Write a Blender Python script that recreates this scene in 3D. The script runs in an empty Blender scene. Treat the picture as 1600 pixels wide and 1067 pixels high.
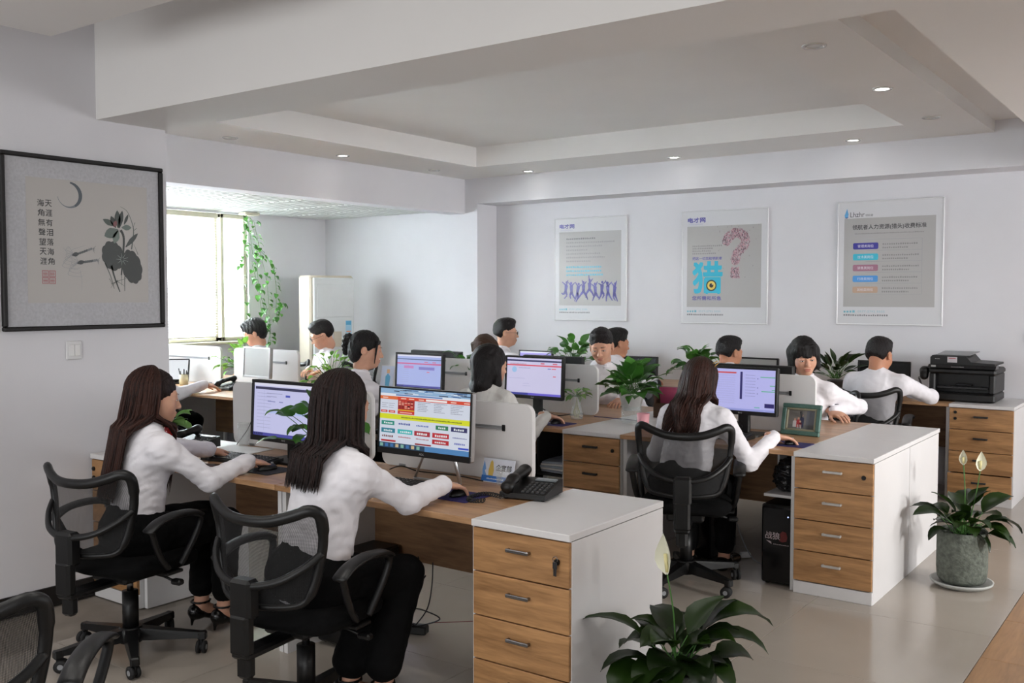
import bpy, math, random
import numpy as np
from mathutils import Vector, Matrix, Euler
R = math.radians
SC = bpy.context.scene
COL = SC.collection
rng = random.Random(7)

# ------------------------------------------------------------------ camera
cam = bpy.data.objects.new('camera', bpy.data.cameras.new('camera'))
COL.objects.link(cam)
cam.location = (0, 0, 1.57)
cam.rotation_euler = (R(90 - 2.703), 0, R(36.02))
cam.data.sensor_width = 36
cam.data.lens = 1525 / 1600 * 36
cam.data.clip_start = 0.05
SC.camera = cam
# ------------------------------------------------------------------ view, world, daylight
vs = SC.view_settings
vs.view_transform = 'Standard'; vs.look = 'None'; vs.gamma = 1.0; vs.exposure = 0.0
vs.use_curve_mapping = False
wd = bpy.data.worlds.new('overcast_sky'); SC.world = wd; wd.use_nodes = True
bg = wd.node_tree.nodes['Background']
bg.inputs[0].default_value = (0.93, 0.97, 1.0, 1); bg.inputs[1].default_value = 3.2

def area_light(name, loc, target, sx, sy, power, color=(1, 1, 1), spread=180):
    l = bpy.data.lights.new(name, 'AREA'); l.shape = 'RECTANGLE'; l.size = sx; l.size_y = sy
    l.energy = power; l.color = color; l.spread = R(spread)
    o = bpy.data.objects.new(name, l); COL.objects.link(o); o.location = loc
    o.rotation_euler = (Vector(target) - Vector(loc)).to_track_quat('-Z', 'Y').to_euler()
    return o
# daylight standing just outside each window of the room
area_light('daylight_alcove_window', (-8.98, 5.4, 1.75), (-5, 5.6, 1.45), 3.2, 1.3, 480, (0.95, 0.98, 1.0))
area_light('daylight_right_window', (3.42, 4.05, 2.0), (-1.2, 5.4, 0.75), 0.5, 0.5, 19, (1.0, 0.98, 0.95), spread=60)
area_light('daylight_wide_right_window', (3.42, 6.6, 1.6), (-4, 7.7, 2.7), 2.7, 1.35, 52, (1.0, 0.99, 0.98), spread=105)
area_light('daylight_front_window', (-1.2, -3.25, 1.5), (-2.4, 3, .7), 6.2, 1.3, 78, (1.0, 0.985, 0.97))

# ------------------------------------------------------------------ materials
def srgb(h):
    h = h.lstrip('#'); c = [int(h[i:i + 2], 16) / 255 for i in (0, 2, 4)]
    return tuple(((v / 12.92) if v <= .04045 else ((v + .055) / 1.055) ** 2.4) for v in c) + (1,)
MATS = {}
def mat(name, col='#808080', rough=.5, metal=0., spec=.5, var=.06, vscale=12, bump=0., bscale=80, emit=None, estr=0., trans=0., ior=1.45, alpha=1., coat=0., sheen=0., sss=0., stretch=None):
    if name in MATS: return MATS[name]
    m = bpy.data.materials.new(name); m.use_nodes = True; nt = m.node_tree; N = nt.nodes; L = nt.links
    b = N['Principled BSDF']; base = srgb(col) if isinstance(col, str) else col
    tc = N.new('ShaderNodeTexCoord'); mp = N.new('ShaderNodeMapping'); L.new(tc.outputs['Object'], mp.inputs[0])
    if stretch: mp.inputs['Scale'].default_value = stretch
    if var > 0:
        nz = N.new('ShaderNodeTexNoise'); nz.inputs['Scale'].default_value = vscale; nz.inputs['Detail'].default_value = 4
        L.new(mp.outputs[0], nz.inputs['Vector'])
        rp = N.new('ShaderNodeValToRGB'); rp.color_ramp.elements[0].position = .3; rp.color_ramp.elements[1].position = .7
        rp.color_ramp.elements[0].color = tuple(max(0, v * (1 - var)) for v in base[:3]) + (1,)
        rp.color_ramp.elements[1].color = tuple(min(1, v * (1 + var)) for v in base[:3]) + (1,)
        L.new(nz.outputs['Fac'], rp.inputs[0]); L.new(rp.outputs[0], b.inputs['Base Color'])
    else:
        b.inputs['Base Color'].default_value = base
    b.inputs['Roughness'].default_value = rough; b.inputs['Metallic'].default_value = metal
    b.inputs['Specular IOR Level'].default_value = spec
    b.inputs['IOR'].default_value = ior; b.inputs['Transmission Weight'].default_value = trans
    b.inputs['Alpha'].default_value = alpha; b.inputs['Coat Weight'].default_value = coat
    b.inputs['Sheen Weight'].default_value = sheen
    if sss: b.inputs['Subsurface Weight'].default_value = sss; b.inputs['Subsurface Radius'].default_value = (.02, .008, .004)
    if emit: b.inputs['Emission Color'].default_value = srgb(emit); b.inputs['Emission Strength'].default_value = estr
    if bump > 0:
        n2 = N.new('ShaderNodeTexNoise'); n2.inputs['Scale'].default_value = bscale; n2.inputs['Detail'].default_value = 3
        L.new(mp.outputs[0], n2.inputs['Vector'])
        bp = N.new('ShaderNodeBump'); bp.inputs['Strength'].default_value = bump; bp.inputs['Distance'].default_value = .01
        L.new(n2.outputs['Fac'], bp.inputs['Height']); L.new(bp.outputs[0], b.inputs['Normal'])
    MATS[name] = m; return m

def wood(name, c1, c2, rough=.42, axis=0, bump=.08):
    if name in MATS: return MATS[name]
    m = bpy.data.materials.new(name); m.use_nodes = True; nt = m.node_tree; N = nt.nodes; L = nt.links; b = N['Principled BSDF']
    tc = N.new('ShaderNodeTexCoord'); mp = N.new('ShaderNodeMapping')
    s = [9, 9, 9]; s[axis] = .9; mp.inputs['Scale'].default_value = s
    oi = N.new('ShaderNodeObjectInfo'); va = N.new('ShaderNodeVectorMath'); va.operation = 'ADD'
    mu = N.new('ShaderNodeVectorMath'); mu.operation = 'SCALE'; mu.inputs['Scale'].default_value = 7
    cv = N.new('ShaderNodeCombineXYZ'); L.new(oi.outputs['Random'], cv.inputs[0]); L.new(oi.outputs['Random'], cv.inputs[1]); L.new(oi.outputs['Random'], cv.inputs[2])
    L.new(cv.outputs[0], mu.inputs[0]); L.new(tc.outputs['Object'], va.inputs[0]); L.new(mu.outputs[0], va.inputs[1]); L.new(va.outputs[0], mp.inputs[0])
    nz = N.new('ShaderNodeTexNoise'); nz.inputs['Scale'].default_value = 2.2; nz.inputs['Detail'].default_value = 8; nz.inputs['Distortion'].default_value = 1.2
    L.new(mp.outputs[0], nz.inputs['Vector'])
    n2 = N.new('ShaderNodeTexNoise'); n2.inputs['Scale'].default_value = 14; n2.inputs['Detail'].default_value = 6
    L.new(mp.outputs[0], n2.inputs['Vector'])
    ad = N.new('ShaderNodeMath'); ad.operation = 'MULTIPLY_ADD'; ad.inputs[1].default_value = .45
    L.new(n2.outputs['Fac'], ad.inputs[0]); L.new(nz.outputs['Fac'], ad.inputs[2])
    rp = N.new('ShaderNodeValToRGB'); e = rp.color_ramp.elements; e[0].position = .5; e[1].position = .95; e[0].color = srgb(c1); e[1].color = srgb(c2)
    L.new(ad.outputs[0], rp.inputs[0]); L.new(rp.outputs[0], b.inputs['Base Color']); b.inputs['Roughness'].default_value = rough
    bp = N.new('ShaderNodeBump'); bp.inputs['Strength'].default_value = bump; bp.inputs['Distance'].default_value = .004
    L.new(ad.outputs[0], bp.inputs['Height']); L.new(bp.outputs[0], b.inputs['Normal'])
    MATS[name] = m; return m

def print_mat(name, rough=.5, emit=0., coat=0.):
    """flat print: colour comes from the face colours of the printed shapes; screens also give off that light"""
    if name in MATS: return MATS[name]
    m = bpy.data.materials.new(name); m.use_nodes = True; nt = m.node_tree; N = nt.nodes; L = nt.links; b = N['Principled BSDF']
    a = N.new('ShaderNodeVertexColor'); a.layer_name = 'ink'
    b.inputs['Roughness'].default_value = rough; b.inputs['Coat Weight'].default_value = coat
    if emit:
        b.inputs['Base Color'].default_value = (.01, .01, .01, 1)
        L.new(a.outputs[0], b.inputs['Emission Color']); b.inputs['Emission Strength'].default_value = emit
    else:
        L.new(a.outputs[0], b.inputs['Base Color'])
    MATS[name] = m; return m

M_WALL = mat('wall_paint', '#dddce0', .75, var=.025, vscale=2.0, bump=.03, bscale=160, spec=.25)
M_CEIL = mat('ceiling_paint', '#eceae8', .8, var=.015, vscale=1.5, spec=.2)
M_WHITE = mat('white_laminate', '#d6d4d4', .38, var=.015, vscale=6)
M_WHITEG = mat('white_partition', '#dcdada', .45, var=.012, vscale=6)
M_WOODT = wood('oak_desktop', '#8f6a48', '#bf9670', .36)
M_WOODF = wood('oak_drawer_front', '#87613c', '#bb8d5e', .45)
M_WOODD = wood('oak_modesty_panel', '#6b4c33', '#8f6b4a', .5)
M_BLACK = mat('black_plastic', '#0a0a0b', .42, var=.15, vscale=30, bump=.05, bscale=300)
M_BLACKG = mat('gloss_black_plastic', '#0c0c0e', .18, var=.1, vscale=30)
M_DARK = mat('dark_grey_plastic', '#2a2a2c', .45, var=.1, vscale=20)
M_GREY = mat('grey_plastic', '#8b8d90', .4, var=.05)
M_SILVER = mat('brushed_aluminium', '#b9b9ba', .28, metal=.9, var=.05, stretch=(1, 30, 30))
M_CHROME = mat('steel', '#8e8e90', .25, metal=1., var=.05)
M_BLACKFAB = mat('black_fabric', '#060607', .95, var=.2, vscale=60, bump=.25, bscale=400, spec=.2)
M_RUBBER = mat('rubber', '#19191a', .7, var=.1)
M_GLASS = mat('clear_glass', '#e9f0f0', .04, alpha=.16, spec=.9, var=0)
M_PRINT = print_mat('printed_ink', .45)
M_POSTER = print_mat('glossy_poster_ink', .35)
M_SCREEN = print_mat('lit_screen', .3, emit=.85)

# ------------------------------------------------------------------ mesh helpers
class MB:
    """collects shapes; build() links them as ONE mesh object"""
    def __init__(s): s.v = []; s.f = []; s.m = []; s.c = []; s.sm = []
    def add(s, vs, fs, mi=0, smooth=False, T=None, col=None):
        o = len(s.v)
        if T is not None: vs = [T @ Vector(v) for v in vs]
        s.v += [tuple(v) for v in vs]
        for f in fs: s.f.append(tuple(i + o for i in f))
        n = len(fs); s.m += [mi] * n; s.sm += [smooth] * n; s.c += [col] * n
        return s
    def box(s, x0, x1, y0, y1, z0, z1, mi=0, T=None):
        v = [(x0, y0, z0), (x1, y0, z0), (x1, y1, z0), (x0, y1, z0), (x0, y0, z1), (x1, y0, z1), (x1, y1, z1), (x0, y1, z1)]
        return s.add(v, [(0, 3, 2, 1), (4, 5, 6, 7), (0, 1, 5, 4), (1, 2, 6, 5), (2, 3, 7, 6), (3, 0, 4, 7)], mi, False, T)
    def rbox(s, x0, x1, y0, y1, z0, z1, b=.006, mi=0, T=None):
        """box with bevelled edges (chamfer all 12)"""
        b = min(b, (x1 - x0) / 2.01, (y1 - y0) / 2.01, (z1 - z0) / 2.01)
        v = []; idx = {}
        X = (x0, x1); Y = (y0, y1); Z = (z0, z1); sg = (1, -1)
        for i in (0, 1):
            for j in (0, 1):
                for k in (0, 1):
                    for a in range(3):
                        p = [X[i] + sg[i] * b, Y[j] + sg[j] * b, Z[k] + sg[k] * b]
                        p[a] = (X[i], Y[j], Z[k])[a]
                        idx[(i, j, k, a)] = len(v); v.append(tuple(p))
        g = lambda i, j, k, a: idx[(i, j, k, a)]
        fs = []
        for a in range(3):
            for e in (0, 1):
                def P(p, q):
                    t = [0, 0, 0]; t[a] = e; t[(a + 1) % 3] = p; t[(a + 2) % 3] = q
                    return g(*t, a)
                q = [P(0, 0), P(1, 0), P(1, 1), P(0, 1)]
                fs.append(tuple(q if e else q[::-1]))
        for a in range(3):
            b1, b2 = (a + 1) % 3, (a + 2) % 3
            for p in (0, 1):
                for q in (0, 1):
                    t0 = [0, 0, 0]; t1 = [0, 0, 0]; t1[a] = 1
                    for t in (t0, t1): t[b1] = p; t[b2] = q
                    f = [g(*t0, b1), g(*t1, b1), g(*t1, b2), g(*t0, b2)]
                    fs.append(tuple(f if (p == q) else f[::-1]))
        for i in (0, 1):
            for j in (0, 1):
                for k in (0, 1):
                    f = [g(i, j, k, 0), g(i, j, k, 1), g(i, j, k, 2)]
                    fs.append(tuple(f if (i + j + k) % 2 == 1 else f[::-1]))
        return s.add(v, fs, mi, False, T)
    def lathe(s, prof, n=24, mi=0, T=None, cap=True, smooth=True):
        """prof: list of (r, z) bottom to top"""
        v = []; f = []
        for r, z in prof:
            for i in range(n):
                a = 2 * math.pi * i / n; v.append((r * math.cos(a), r * math.sin(a), z))
        for k in range(len(prof) - 1):
            for i in range(n):
                j = (i + 1) % n; f.append((k * n + i, k * n + j, (k + 1) * n + j, (k + 1) * n + i))
        s.add(v, f, mi, smooth, T)
        if cap:
            for k, rev in ((0, True), (len(prof) - 1, False)):
                if prof[k][0] > 1e-5:
                    c = [(prof[k][0] * math.cos(2 * math.pi * i / n), prof[k][0] * math.sin(2 * math.pi * i / n), prof[k][1]) for i in range(n)]
                    fc = tuple(range(n)); s.add(c, [fc[::-1] if rev else fc], mi, False, T)
        return s
    def cyl(s, p0, p1, r0, r1=None, n=16, mi=0, smooth=True):
        r1 = r0 if r1 is None else r1
        return s.tube([p0, p1], [r0, r1], n, mi, True, smooth)
    def tube(s, pts, rad, n=8, mi=0, cap=True, smooth=True, flat=1., up=(0, 0, 1), closed=False):
        """swept tube; flat scales the section along the up-ish axis"""
        P = [Vector(p) for p in pts]; m = len(P)
        if not hasattr(rad, '__len__'): rad = [rad] * m
        v = []; f = []
        prevu = Vector(up)
        for i, p in enumerate(P):
            if closed: t = P[(i + 1) % m] - P[i - 1]
            else: t = P[min(i + 1, m - 1)] - P[max(i - 1, 0)]
            t.normalize()
            u = prevu - t * prevu.dot(t)
            if u.length < 1e-4: u = Vector((1, 0, 0)) - t * t.x
            if u.length < 1e-4: u = Vector((0, 1, 0)) - t * t.y
            u.normalize(); w = t.cross(u); prevu = u
            for k in range(n):
                a = 2 * math.pi * k / n
                v.append(tuple(p + (w * math.cos(a) + u * (math.sin(a) * flat)) * rad[i]))
        rr = m if closed else m - 1
        for i in range(rr):
            for k in range(n):
                a = i * n + k; b = i * n + (k + 1) % n; c = ((i + 1) % m) * n + (k + 1) % n; d = ((i + 1) % m) * n + k
                f.append((a, b, c, d))
        if cap and not closed:
            f.append(tuple(range(n))[::-1]); f.append(tuple((m - 1) * n + k for k in range(n)))
        return s.add(v, f, mi, smooth)
    def poly(s, pts, z0, z1, mi=0, T=None):
        """prism from a closed 2-D outline"""
        n = len(pts); v = [(x, y, z0) for x, y in pts] + [(x, y, z1) for x, y in pts]
        f = [tuple(range(n))[::-1], tuple(range(n, 2 * n))] + [(i, (i + 1) % n, n + (i + 1) % n, n + i) for i in range(n)]
        return s.add(v, f, mi, False, T)
    def rect2(s, x0, y0, x1, y1, col, z=0, T=None):
        return s.add([(x0, y0, z), (x1, y0, z), (x1, y1, z), (x0, y1, z)], [(0, 1, 2, 3)], 0, False, T, srgb(col))
    def shape2(s, pts, col, z=0, T=None):
        return s.add([(x, y, z) for x, y in pts], [tuple(range(len(pts)))], 0, False, T, srgb(col))
    def build(s, name, mats, parent=None, bevel=0., loc=None, rot=None, matrix=None):
        me = bpy.data.meshes.new(name); me.from_pydata(s.v, [], s.f)
        if not isinstance(mats, (list, tuple)): mats = [mats]
        for m in mats: me.materials.append(m)
        me.polygons.foreach_set('material_index', s.m); me.polygons.foreach_set('use_smooth', s.sm)
        if any(c is not None for c in s.c):
            ca = me.color_attributes.new('ink', 'FLOAT_COLOR', 'CORNER'); buf = []
            for p, c in zip(me.polygons, s.c): buf += list(c or (1, 1, 1, 1)) * p.loop_total
            ca.data.foreach_set('color', buf)
        me.update()
        return link(name, me, parent, loc, rot, matrix)
def link(name, me, parent=None, loc=None, rot=None, matrix=None):
    o = bpy.data.objects.new(name, me); COL.objects.link(o)
    if parent is not None: o.parent = parent
    if loc is not None: o.location = loc
    if rot is not None: o.rotation_euler = rot
    if matrix is not None: o.matrix_local = matrix
    return o
def thing(name, label, cat, loc=(0, 0, 0), rz=0., group=None):
    o = bpy.data.objects.new(name, None); COL.objects.link(o); o.empty_display_size = .05
    o.location = loc; o.rotation_euler = (0, 0, rz)
    return tag(o, label, cat, group)
def tag(o, label, cat, group=None):
    o['label'] = label; o['category'] = cat
    if group: o['group'] = group
    return o
def struct(o, label=None):
    o['kind'] = 'structure'
    if label: o['label'] = label
    return o
def kids(o): return [c for c in bpy.data.objects if c.parent is o]
def dup(o, loc, rz=0., label=None, group=None, scale=None):
    def cp(a, par):
        c = a.copy(); COL.objects.link(c); c.parent = par
        for ch in KID.get(a.name, ()): cp(ch, c)
        return c
    KID = {}
    for c in bpy.data.objects:
        if c.parent: KID.setdefault(c.parent.name, []).append(c)
    r = cp(o, None); r.location = loc; r.rotation_euler = (0, 0, rz)
    if scale: r.scale = (scale,) * 3
    if label: r['label'] = label
    if group: r['group'] = group
    return r
def rrect(x0, y0, x1, y1, r, n=5):
    pts = []
    for cx, cy, a0 in ((x1 - r, y0 + r, -90), (x1 - r, y1 - r, 0), (x0 + r, y1 - r, 90), (x0 + r, y0 + r, 180)):
        for i in range(n + 1):
            a = R(a0 + 90 * i / n); pts.append((cx + r * math.cos(a), cy + r * math.sin(a)))
    return pts
def bez(p0, p1, p2, p3, n=12):
    p0, p1, p2, p3 = map(Vector, (p0, p1, p2, p3)); out = []
    for i in range(n + 1):
        t = i / n; u = 1 - t
        out.append(p0 * u ** 3 + p1 * 3 * u * u * t + p2 * 3 * u * t * t + p3 * t ** 3)
    return out
def smooth_path(pts, n=6, closed=False):
    P = [Vector(p) for p in pts]; m = len(P); out = []
    rngi = range(m if closed else m - 1)
    for i in rngi:
        if closed: a, b, c, d = P[i - 1], P[i], P[(i + 1) % m], P[(i + 2) % m]
        else: a, b, c, d = P[max(i - 1, 0)], P[i], P[i + 1], P[min(i + 2, m - 1)]
        for k in range(n):
            t = k / n
            out.append(.5 * ((2 * b) + (c - a) * t + (2 * a - 5 * b + 4 * c - d) * t * t + (3 * b - a - 3 * c + d) * t ** 3))
    if not closed: out.append(P[-1])
    return out
# lettering: glyph outlines turned into flat faces
TXT = {}
def text_geo(s):
    if s in TXT: return TXT[s]
    c = bpy.data.curves.new('lettering', 'FONT'); c.body = s; c.size = 1; c.resolution_u = 2; c.fill_mode = 'FRONT'
    o = bpy.data.objects.new('lettering', c); COL.objects.link(o)
    dg = bpy.context.evaluated_depsgraph_get(); me = o.evaluated_get(dg).to_mesh()
    v = [tuple(p.co) for p in me.vertices]; f = [tuple(p.vertices) for p in me.polygons]
    o.evaluated_get(dg).to_mesh_clear(); bpy.data.objects.remove(o); bpy.data.curves.remove(c)
    if v:
        a = np.array(v); bb = (a[:, 0].min(), a[:, 1].min(), a[:, 0].max(), a[:, 1].max())
    else: bb = (0, 0, 1, 1)
    TXT[s] = (v, f, bb); return TXT[s]
def put_text(mb, s, x, y, w=None, h=None, col='#202020', z=.0004, bold=0.):
    """text with its lower-left corner at x, y, scaled to width w and/or height h"""
    v, f, bb = text_geo(s)
    bw, bh = bb[2] - bb[0], bb[3] - bb[1]
    if w is None: sy = h / bh; sx = sy
    elif h is None: sx = w / bw; sy = sx
    else: sx, sy = w / bw, h / bh
    offs = [(0, 0)] if not bold else [(0, 0), (bold, 0), (0, bold), (bold, bold), (bold / 2, -bold / 2)]
    for k, (dx, dy) in enumerate(offs):
        mb.add([(x + dx + (p[0] - bb[0]) * sx, y + dy + (p[1] - bb[1]) * sy, z + k * .00002) for p in v], f, 0, False, None, srgb(col))
def fine_rows(mb, x, y, w, h, col, n=1, seed=0, gap=1.6, z=.0003):
    """rows of tiny illegible print: small blocks of the size the characters have"""
    r = random.Random(seed)
    for k in range(n):
        yy = y - k * h * gap; xx = x; end = x + w * (r.uniform(.55, 1) if k else 1)
        while xx < end - h * .5:
            cw = h * r.uniform(.7, 1.0)
            mb.rect2(xx, yy, min(xx + cw, end), yy + h * r.uniform(.7, 1), col, z); xx += cw + h * .42
# ================================================================== the room
XW = -4.75            # picture wall
YB = 8.62             # poster wall
XWIN = -8.82          # window wall
YA = 8.28             # alcove far wall, beam face
ZS, ZT, ZL = 2.82, 3.01, 2.48
def slab(name, x0, x1, y0, y1, z0, z1, m, lab=None, b=0):
    mb = MB(); (mb.rbox(x0, x1, y0, y1, z0, z1, b) if b else mb.box(x0, x1, y0, y1, z0, z1))
    return struct(mb.build(name, m), lab)
# floor: slab with laid tiles
M_TILE = mat('polished_beige_tile', '#a69d93', .16, var=.03, vscale=3, spec=.5)
M_GROUT = mat('tile_grout', '#8d857c', .8)
M_WTILE = wood('wood_look_tile', '#8d6a48', '#a8815a', .35, axis=1)
floor = slab('floor', -9.2, 3.4, -3.3, 9, -.1, -.008, M_GROUT, 'floor under the beige tiles')
TS = .857
mb = MB(); g = .0012; mb.rbox(g, TS - g, g, TS - g, -.01, 0, .0008); t0 = mb.build('floor_tile', M_TILE, floor)
first = True
for i in range(-9, 1):
    for j in range(-3, 6):
        x = -1.665 + i * TS; y = 4.02 + j * TS
        if x < XW - .2 and y < 2.5: continue
        if x > -.83: continue
        o = t0 if first else link('floor_tile', t0.data, floor); first = False
        o.location = (x, y, 0)
mb = MB(); mb.rbox(g, .6 - g, g, .6 - g, -.01, .0004, .0008); t1 = mb.build('wood_tile', M_WTILE, floor)
first = True
for i in range(0, 4):
    for j in range(-6, 8):
        o = t1 if first else link('wood_tile', t1.data, floor); first = False
        o.location = (-.807 + i * .6, 4.57 + j * .6, 0)
# walls
slab('wall_left', -9.2, XW, -3.3, 3.275, 0, 3.3, M_WALL, 'pale grey wall with the framed ink painting')
slab('baseboard_left', XW, XW + .012, -3.2, 3.27, 0, .1, mat('black_baseboard', '#161414', .5), 'black baseboard under the picture wall')
slab('wall_back', -6.48, 3.4, YB, 9, 0, 3.3, M_WALL, 'white wall with three posters')
slab('wall_alcove', -9.2, -6.48, YA, 9, 0, 3.3, M_WALL, 'bright white alcove wall ending in a column corner')
mb = MB()   # window wall with its opening
mb.box(-9.2, XWIN, 3.275, YA, 0, 1.07); mb.box(-9.2, XWIN, 3.275, 3.9, 1.07, 3.3); mb.box(-9.2, XWIN, 7.12, YA, 1.07, 3.3); mb.box(-9.2, XWIN, 3.9, 7.12, 2.46, 3.3)
struct(mb.build('wall_window', M_WALL), 'wall around the alcove windows')
mb = MB()   # wall to the right of the camera with a window
mb.box(3.2, 3.4, -3.3, 5, 0, 1.3); mb.box(3.2, 3.4, -3.3, 9, 2.5, 3.3); mb.box(3.2, 3.4, -3.3, 3.4, 1.3, 2.5); mb.box(3.2, 3.4, 4.7, 5.0, 1.3, 2.5); mb.box(3.2, 3.4, 5, 9, 0, .85); mb.box(3.2, 3.4, 8.1, 9, .85, 2.5); mb.box(3.2, 3.4, 5.0, 5.2, .85, 2.5); mb.box(3.2, 3.4, 5.2, 8.1, 2.35, 2.5)
struct(mb.build('wall_right', M_WALL), 'right wall with a window')
mb = MB()   # wall behind the camera with a long window
mb.box(-4.75, 3.2, -3.3, -3.1, 0, .9); mb.box(-4.75, 3.2, -3.3, -3.1, 2.45, 3.3); mb.box(-4.75, -4.4, -3.3, -3.1, .9, 2.45); mb.box(2.0, 3.2, -3.3, -3.1, .9, 2.45)
struct(mb.build('wall_front', M_WALL), 'wall behind the camera with a long window')
# ceiling
slab('ceiling', -9.2, 3.4, -3.3, 9, ZT, 3.35, M_CEIL, 'upper ceiling of the tray')
slab('trim_1', XW, 3.2, 2.865, 3.275, ZL, ZT, M_CEIL, 'wide ceiling beam in front of the tray')
slab('trim_2', -6.65, -5.92, 3.275, YA, ZS, ZT, M_CEIL, 'left soffit of the ceiling tray')
slab('trim_3', -5.92, -1.445, 7.55, YA, ZS, ZT, M_CEIL, 'far soffit of the ceiling tray')
slab('trim_4', -1.93, -1.445, 3.275, 7.55, ZS, ZT, M_CEIL, 'right soffit of the ceiling tray')
slab('trim_5', -1.445, -.87, 3.275, YA, 2.91, ZT, M_CEIL, 'slot between the tray and the lower ceiling')
slab('trim_6', -.87, 3.2, 3.275, YA, ZL, ZT, M_CEIL, 'lower ceiling to the right of the tray')
slab('trim_7', -6.48, 3.2, YA, YB, 2.55, ZT, M_WALL, 'beam above the posters')
slab('trim_8', -6.85, -6.65, 3.275, YA, 2.45, ZT, M_WALL, 'header beam over the alcove opening')
slab('trim_9', -4.17, 3.2, -3.1, 2.31, 2.70, ZT, M_CEIL, 'near ceiling soffit at the upper left')
# alcove tile ceiling: panels hung just above the header's edge
M_ALU = mat('white_ribbed_ceiling_panel', '#dfe3e0', .5, var=.02)
alc = slab('ceiling_alcove', XWIN, -6.85, 3.275, YA, 2.52, 2.60, M_CEIL, 'suspended ceiling over the alcove')
mb = MB(); mb.rbox(.004, .596, .004, .596, -.03, 0, .004)
for k in range(7): mb.box(.03 + k * .08, .07 + k * .08, .02, .58, -.034, -.03)
tp = None
nx = 3; ny = 8
for i in range(nx):
    for j in range(ny):
        if tp is None: o = tp = mb.build('ceiling_panel', M_ALU, alc)
        else: o = link('ceiling_panel', tp.data, alc)
        o.location = (XWIN + .02 + i * .65, 3.32 + j * .615, 2.512); o.scale = (1.08, 1.02, 1)
# recessed fluorescent louvre in the alcove
cl = thing('ceiling_light', 'recessed louvre light in the alcove ceiling', 'ceiling light', (-7.55, 4.75, 2.478))
mb = MB(); mb.box(-.3, .3, -.3, .3, -.006, 0); mb.build('diffuser', mat('louvre_glow', '#ffffff', .4, emit='#f4faff', estr=1.5, var=0), cl)
for k in range(6):
    mb = MB(); mb.box(-.3, .3, -.29 + k * .11, -.275 + k * .11, -.02, -.007); mb.build('louvre_blade', M_SILVER, cl)
# downlights
M_LAMP = mat('downlight_lens_lit', '#ffffff', .3, emit='#fffdf6', estr=14., var=0)
M_LENS = mat('downlight_lens_off', '#c9c9c4', .2, var=.1)
M_RING = mat('downlight_ring', '#d8d8d4', .25, metal=.4, var=.03)
def downlight(x, y, z, lit, label, watt=13):
    t = thing('downlight', label, 'downlight', (x, y, z), group='recessed ceiling downlights')
    mb = MB(); mb.lathe([(.040, -.001), (.042, -.006), (.055, -.008), (.062, -.003), (.062, 0)], 28, cap=False); mb.build('trim_ring', M_RING, t)
    mb = MB(); mb.lathe([(.0001, -.004), (.022, -.0045), (.040, -.002)], 24, cap=False); mb.build('lens', M_LAMP if lit else M_LENS, t)
    if lit:
        l = bpy.data.lights.new('downlight_lamp', 'SPOT'); l.energy = watt; l.spot_size = R(120 if z < 2.75 else 84); l.spot_blend = .6; l.shadow_soft_size = .04; l.color = (1, .97, .92)
        lo = bpy.data.objects.new('downlight_lamp', l); COL.objects.link(lo); lo.parent = t; lo.location = (0, 0, -.012)
    return t
for x, y, lit, lab in [(-6.40, 5.0, 0, 'unlit downlight on the left soffit nearest the picture wall'), (-6.40, 6.23, 1, 'lit downlight in the middle of the left soffit'), (-6.40, 7.48, 0, 'unlit downlight on the left soffit nearest the far corner'),
                       (-5.69, 8.1, 1, 'lit downlight on the far soffit above the leftmost poster'), (-4.05, 8.07, 1, 'lit downlight on the far soffit above the middle poster'), (-2.44, 8.03, 1, 'lit downlight on the far soffit above the rightmost poster'),
                       (-1.69, 7.33, 0, 'unlit downlight on the right soffit farthest from the beam'), (-1.70, 6.15, 1, 'lit downlight on the right soffit between two unlit ones'), (-1.69, 4.9, 0, 'unlit downlight on the right soffit nearest the beam')]:
    downlight(x, y, ZS, lit, lab)
downlight(-2.95, 2.13, 2.70, 1, 'lit downlight at the top left edge on the near soffit', 26)
for x, y, lab in ((-1.75, 2.13, 'added unseen near-soffit downlight above the nearest cabinet'), (-.5, 2.13, 'added unseen near-soffit downlight at the far right end of its row'), (-3.9, 1.2, 'added unseen near-soffit downlight beside the picture wall'), (-2.6, .9, 'added unseen near-soffit downlight behind the front chairs')): downlight(x, y, 2.70, 1, lab, 26)  # unseen lamps added to brighten the nearest cabinet top and the shirt backs
# windows in the alcove
M_FRAME = mat('cream_window_frame', '#c9c4b0', .5, var=.04)
M_PANE = mat('window_pane', '#eef6fa', .03, trans=1., ior=1.05, var=0)
def window(name, y0, y1, lab, mull=()):
    mb = MB(); x0, x1 = -8.93, -8.85; w = .045
    mb.rbox(x0, x1, y0, y1, 1.07, 1.07 + w); mb.rbox(x0, x1, y0, y1, 2.46 - w, 2.46); mb.rbox(x0, x1, y0, y0 + w, 1.07, 2.46); mb.rbox(x0, x1, y1 - w, y1, 1.07, 2.46)
    for y in mull: mb.rbox(x0, x1, y - w / 2, y + w / 2, 1.07, 2.46)
    o = struct(mb.build(name, M_FRAME), lab)
    ys = [y0] + list(mull) + [y1]
    for a, b in zip(ys, ys[1:]):
        mb = MB(); mb.box(-8.895, -8.889, a + w * .6, b - w * .6, 1.11, 2.42); mb.build('pane', M_PANE, o)
    return o
window('window_1', 3.9, 6.73, 'wide alcove window with blinds', (5.3,))
window('window_2', 6.77, 7.12, 'narrow alcove window beside the ivy')
slab('trim_10', -8.9, -8.72, 3.9, 7.12, 1.04, 1.07, M_FRAME, 'alcove window sill', .006)
bl = thing('window_blind', 'raised white slatted blind in the wide alcove window', 'blind', (-8.80, 5.6, 2.0))
mb = MB(); mb.rbox(-.02, .02, -1.1, 1.09, .40, .45); mb.build('headrail', M_FRAME, bl)
sl = None
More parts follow.
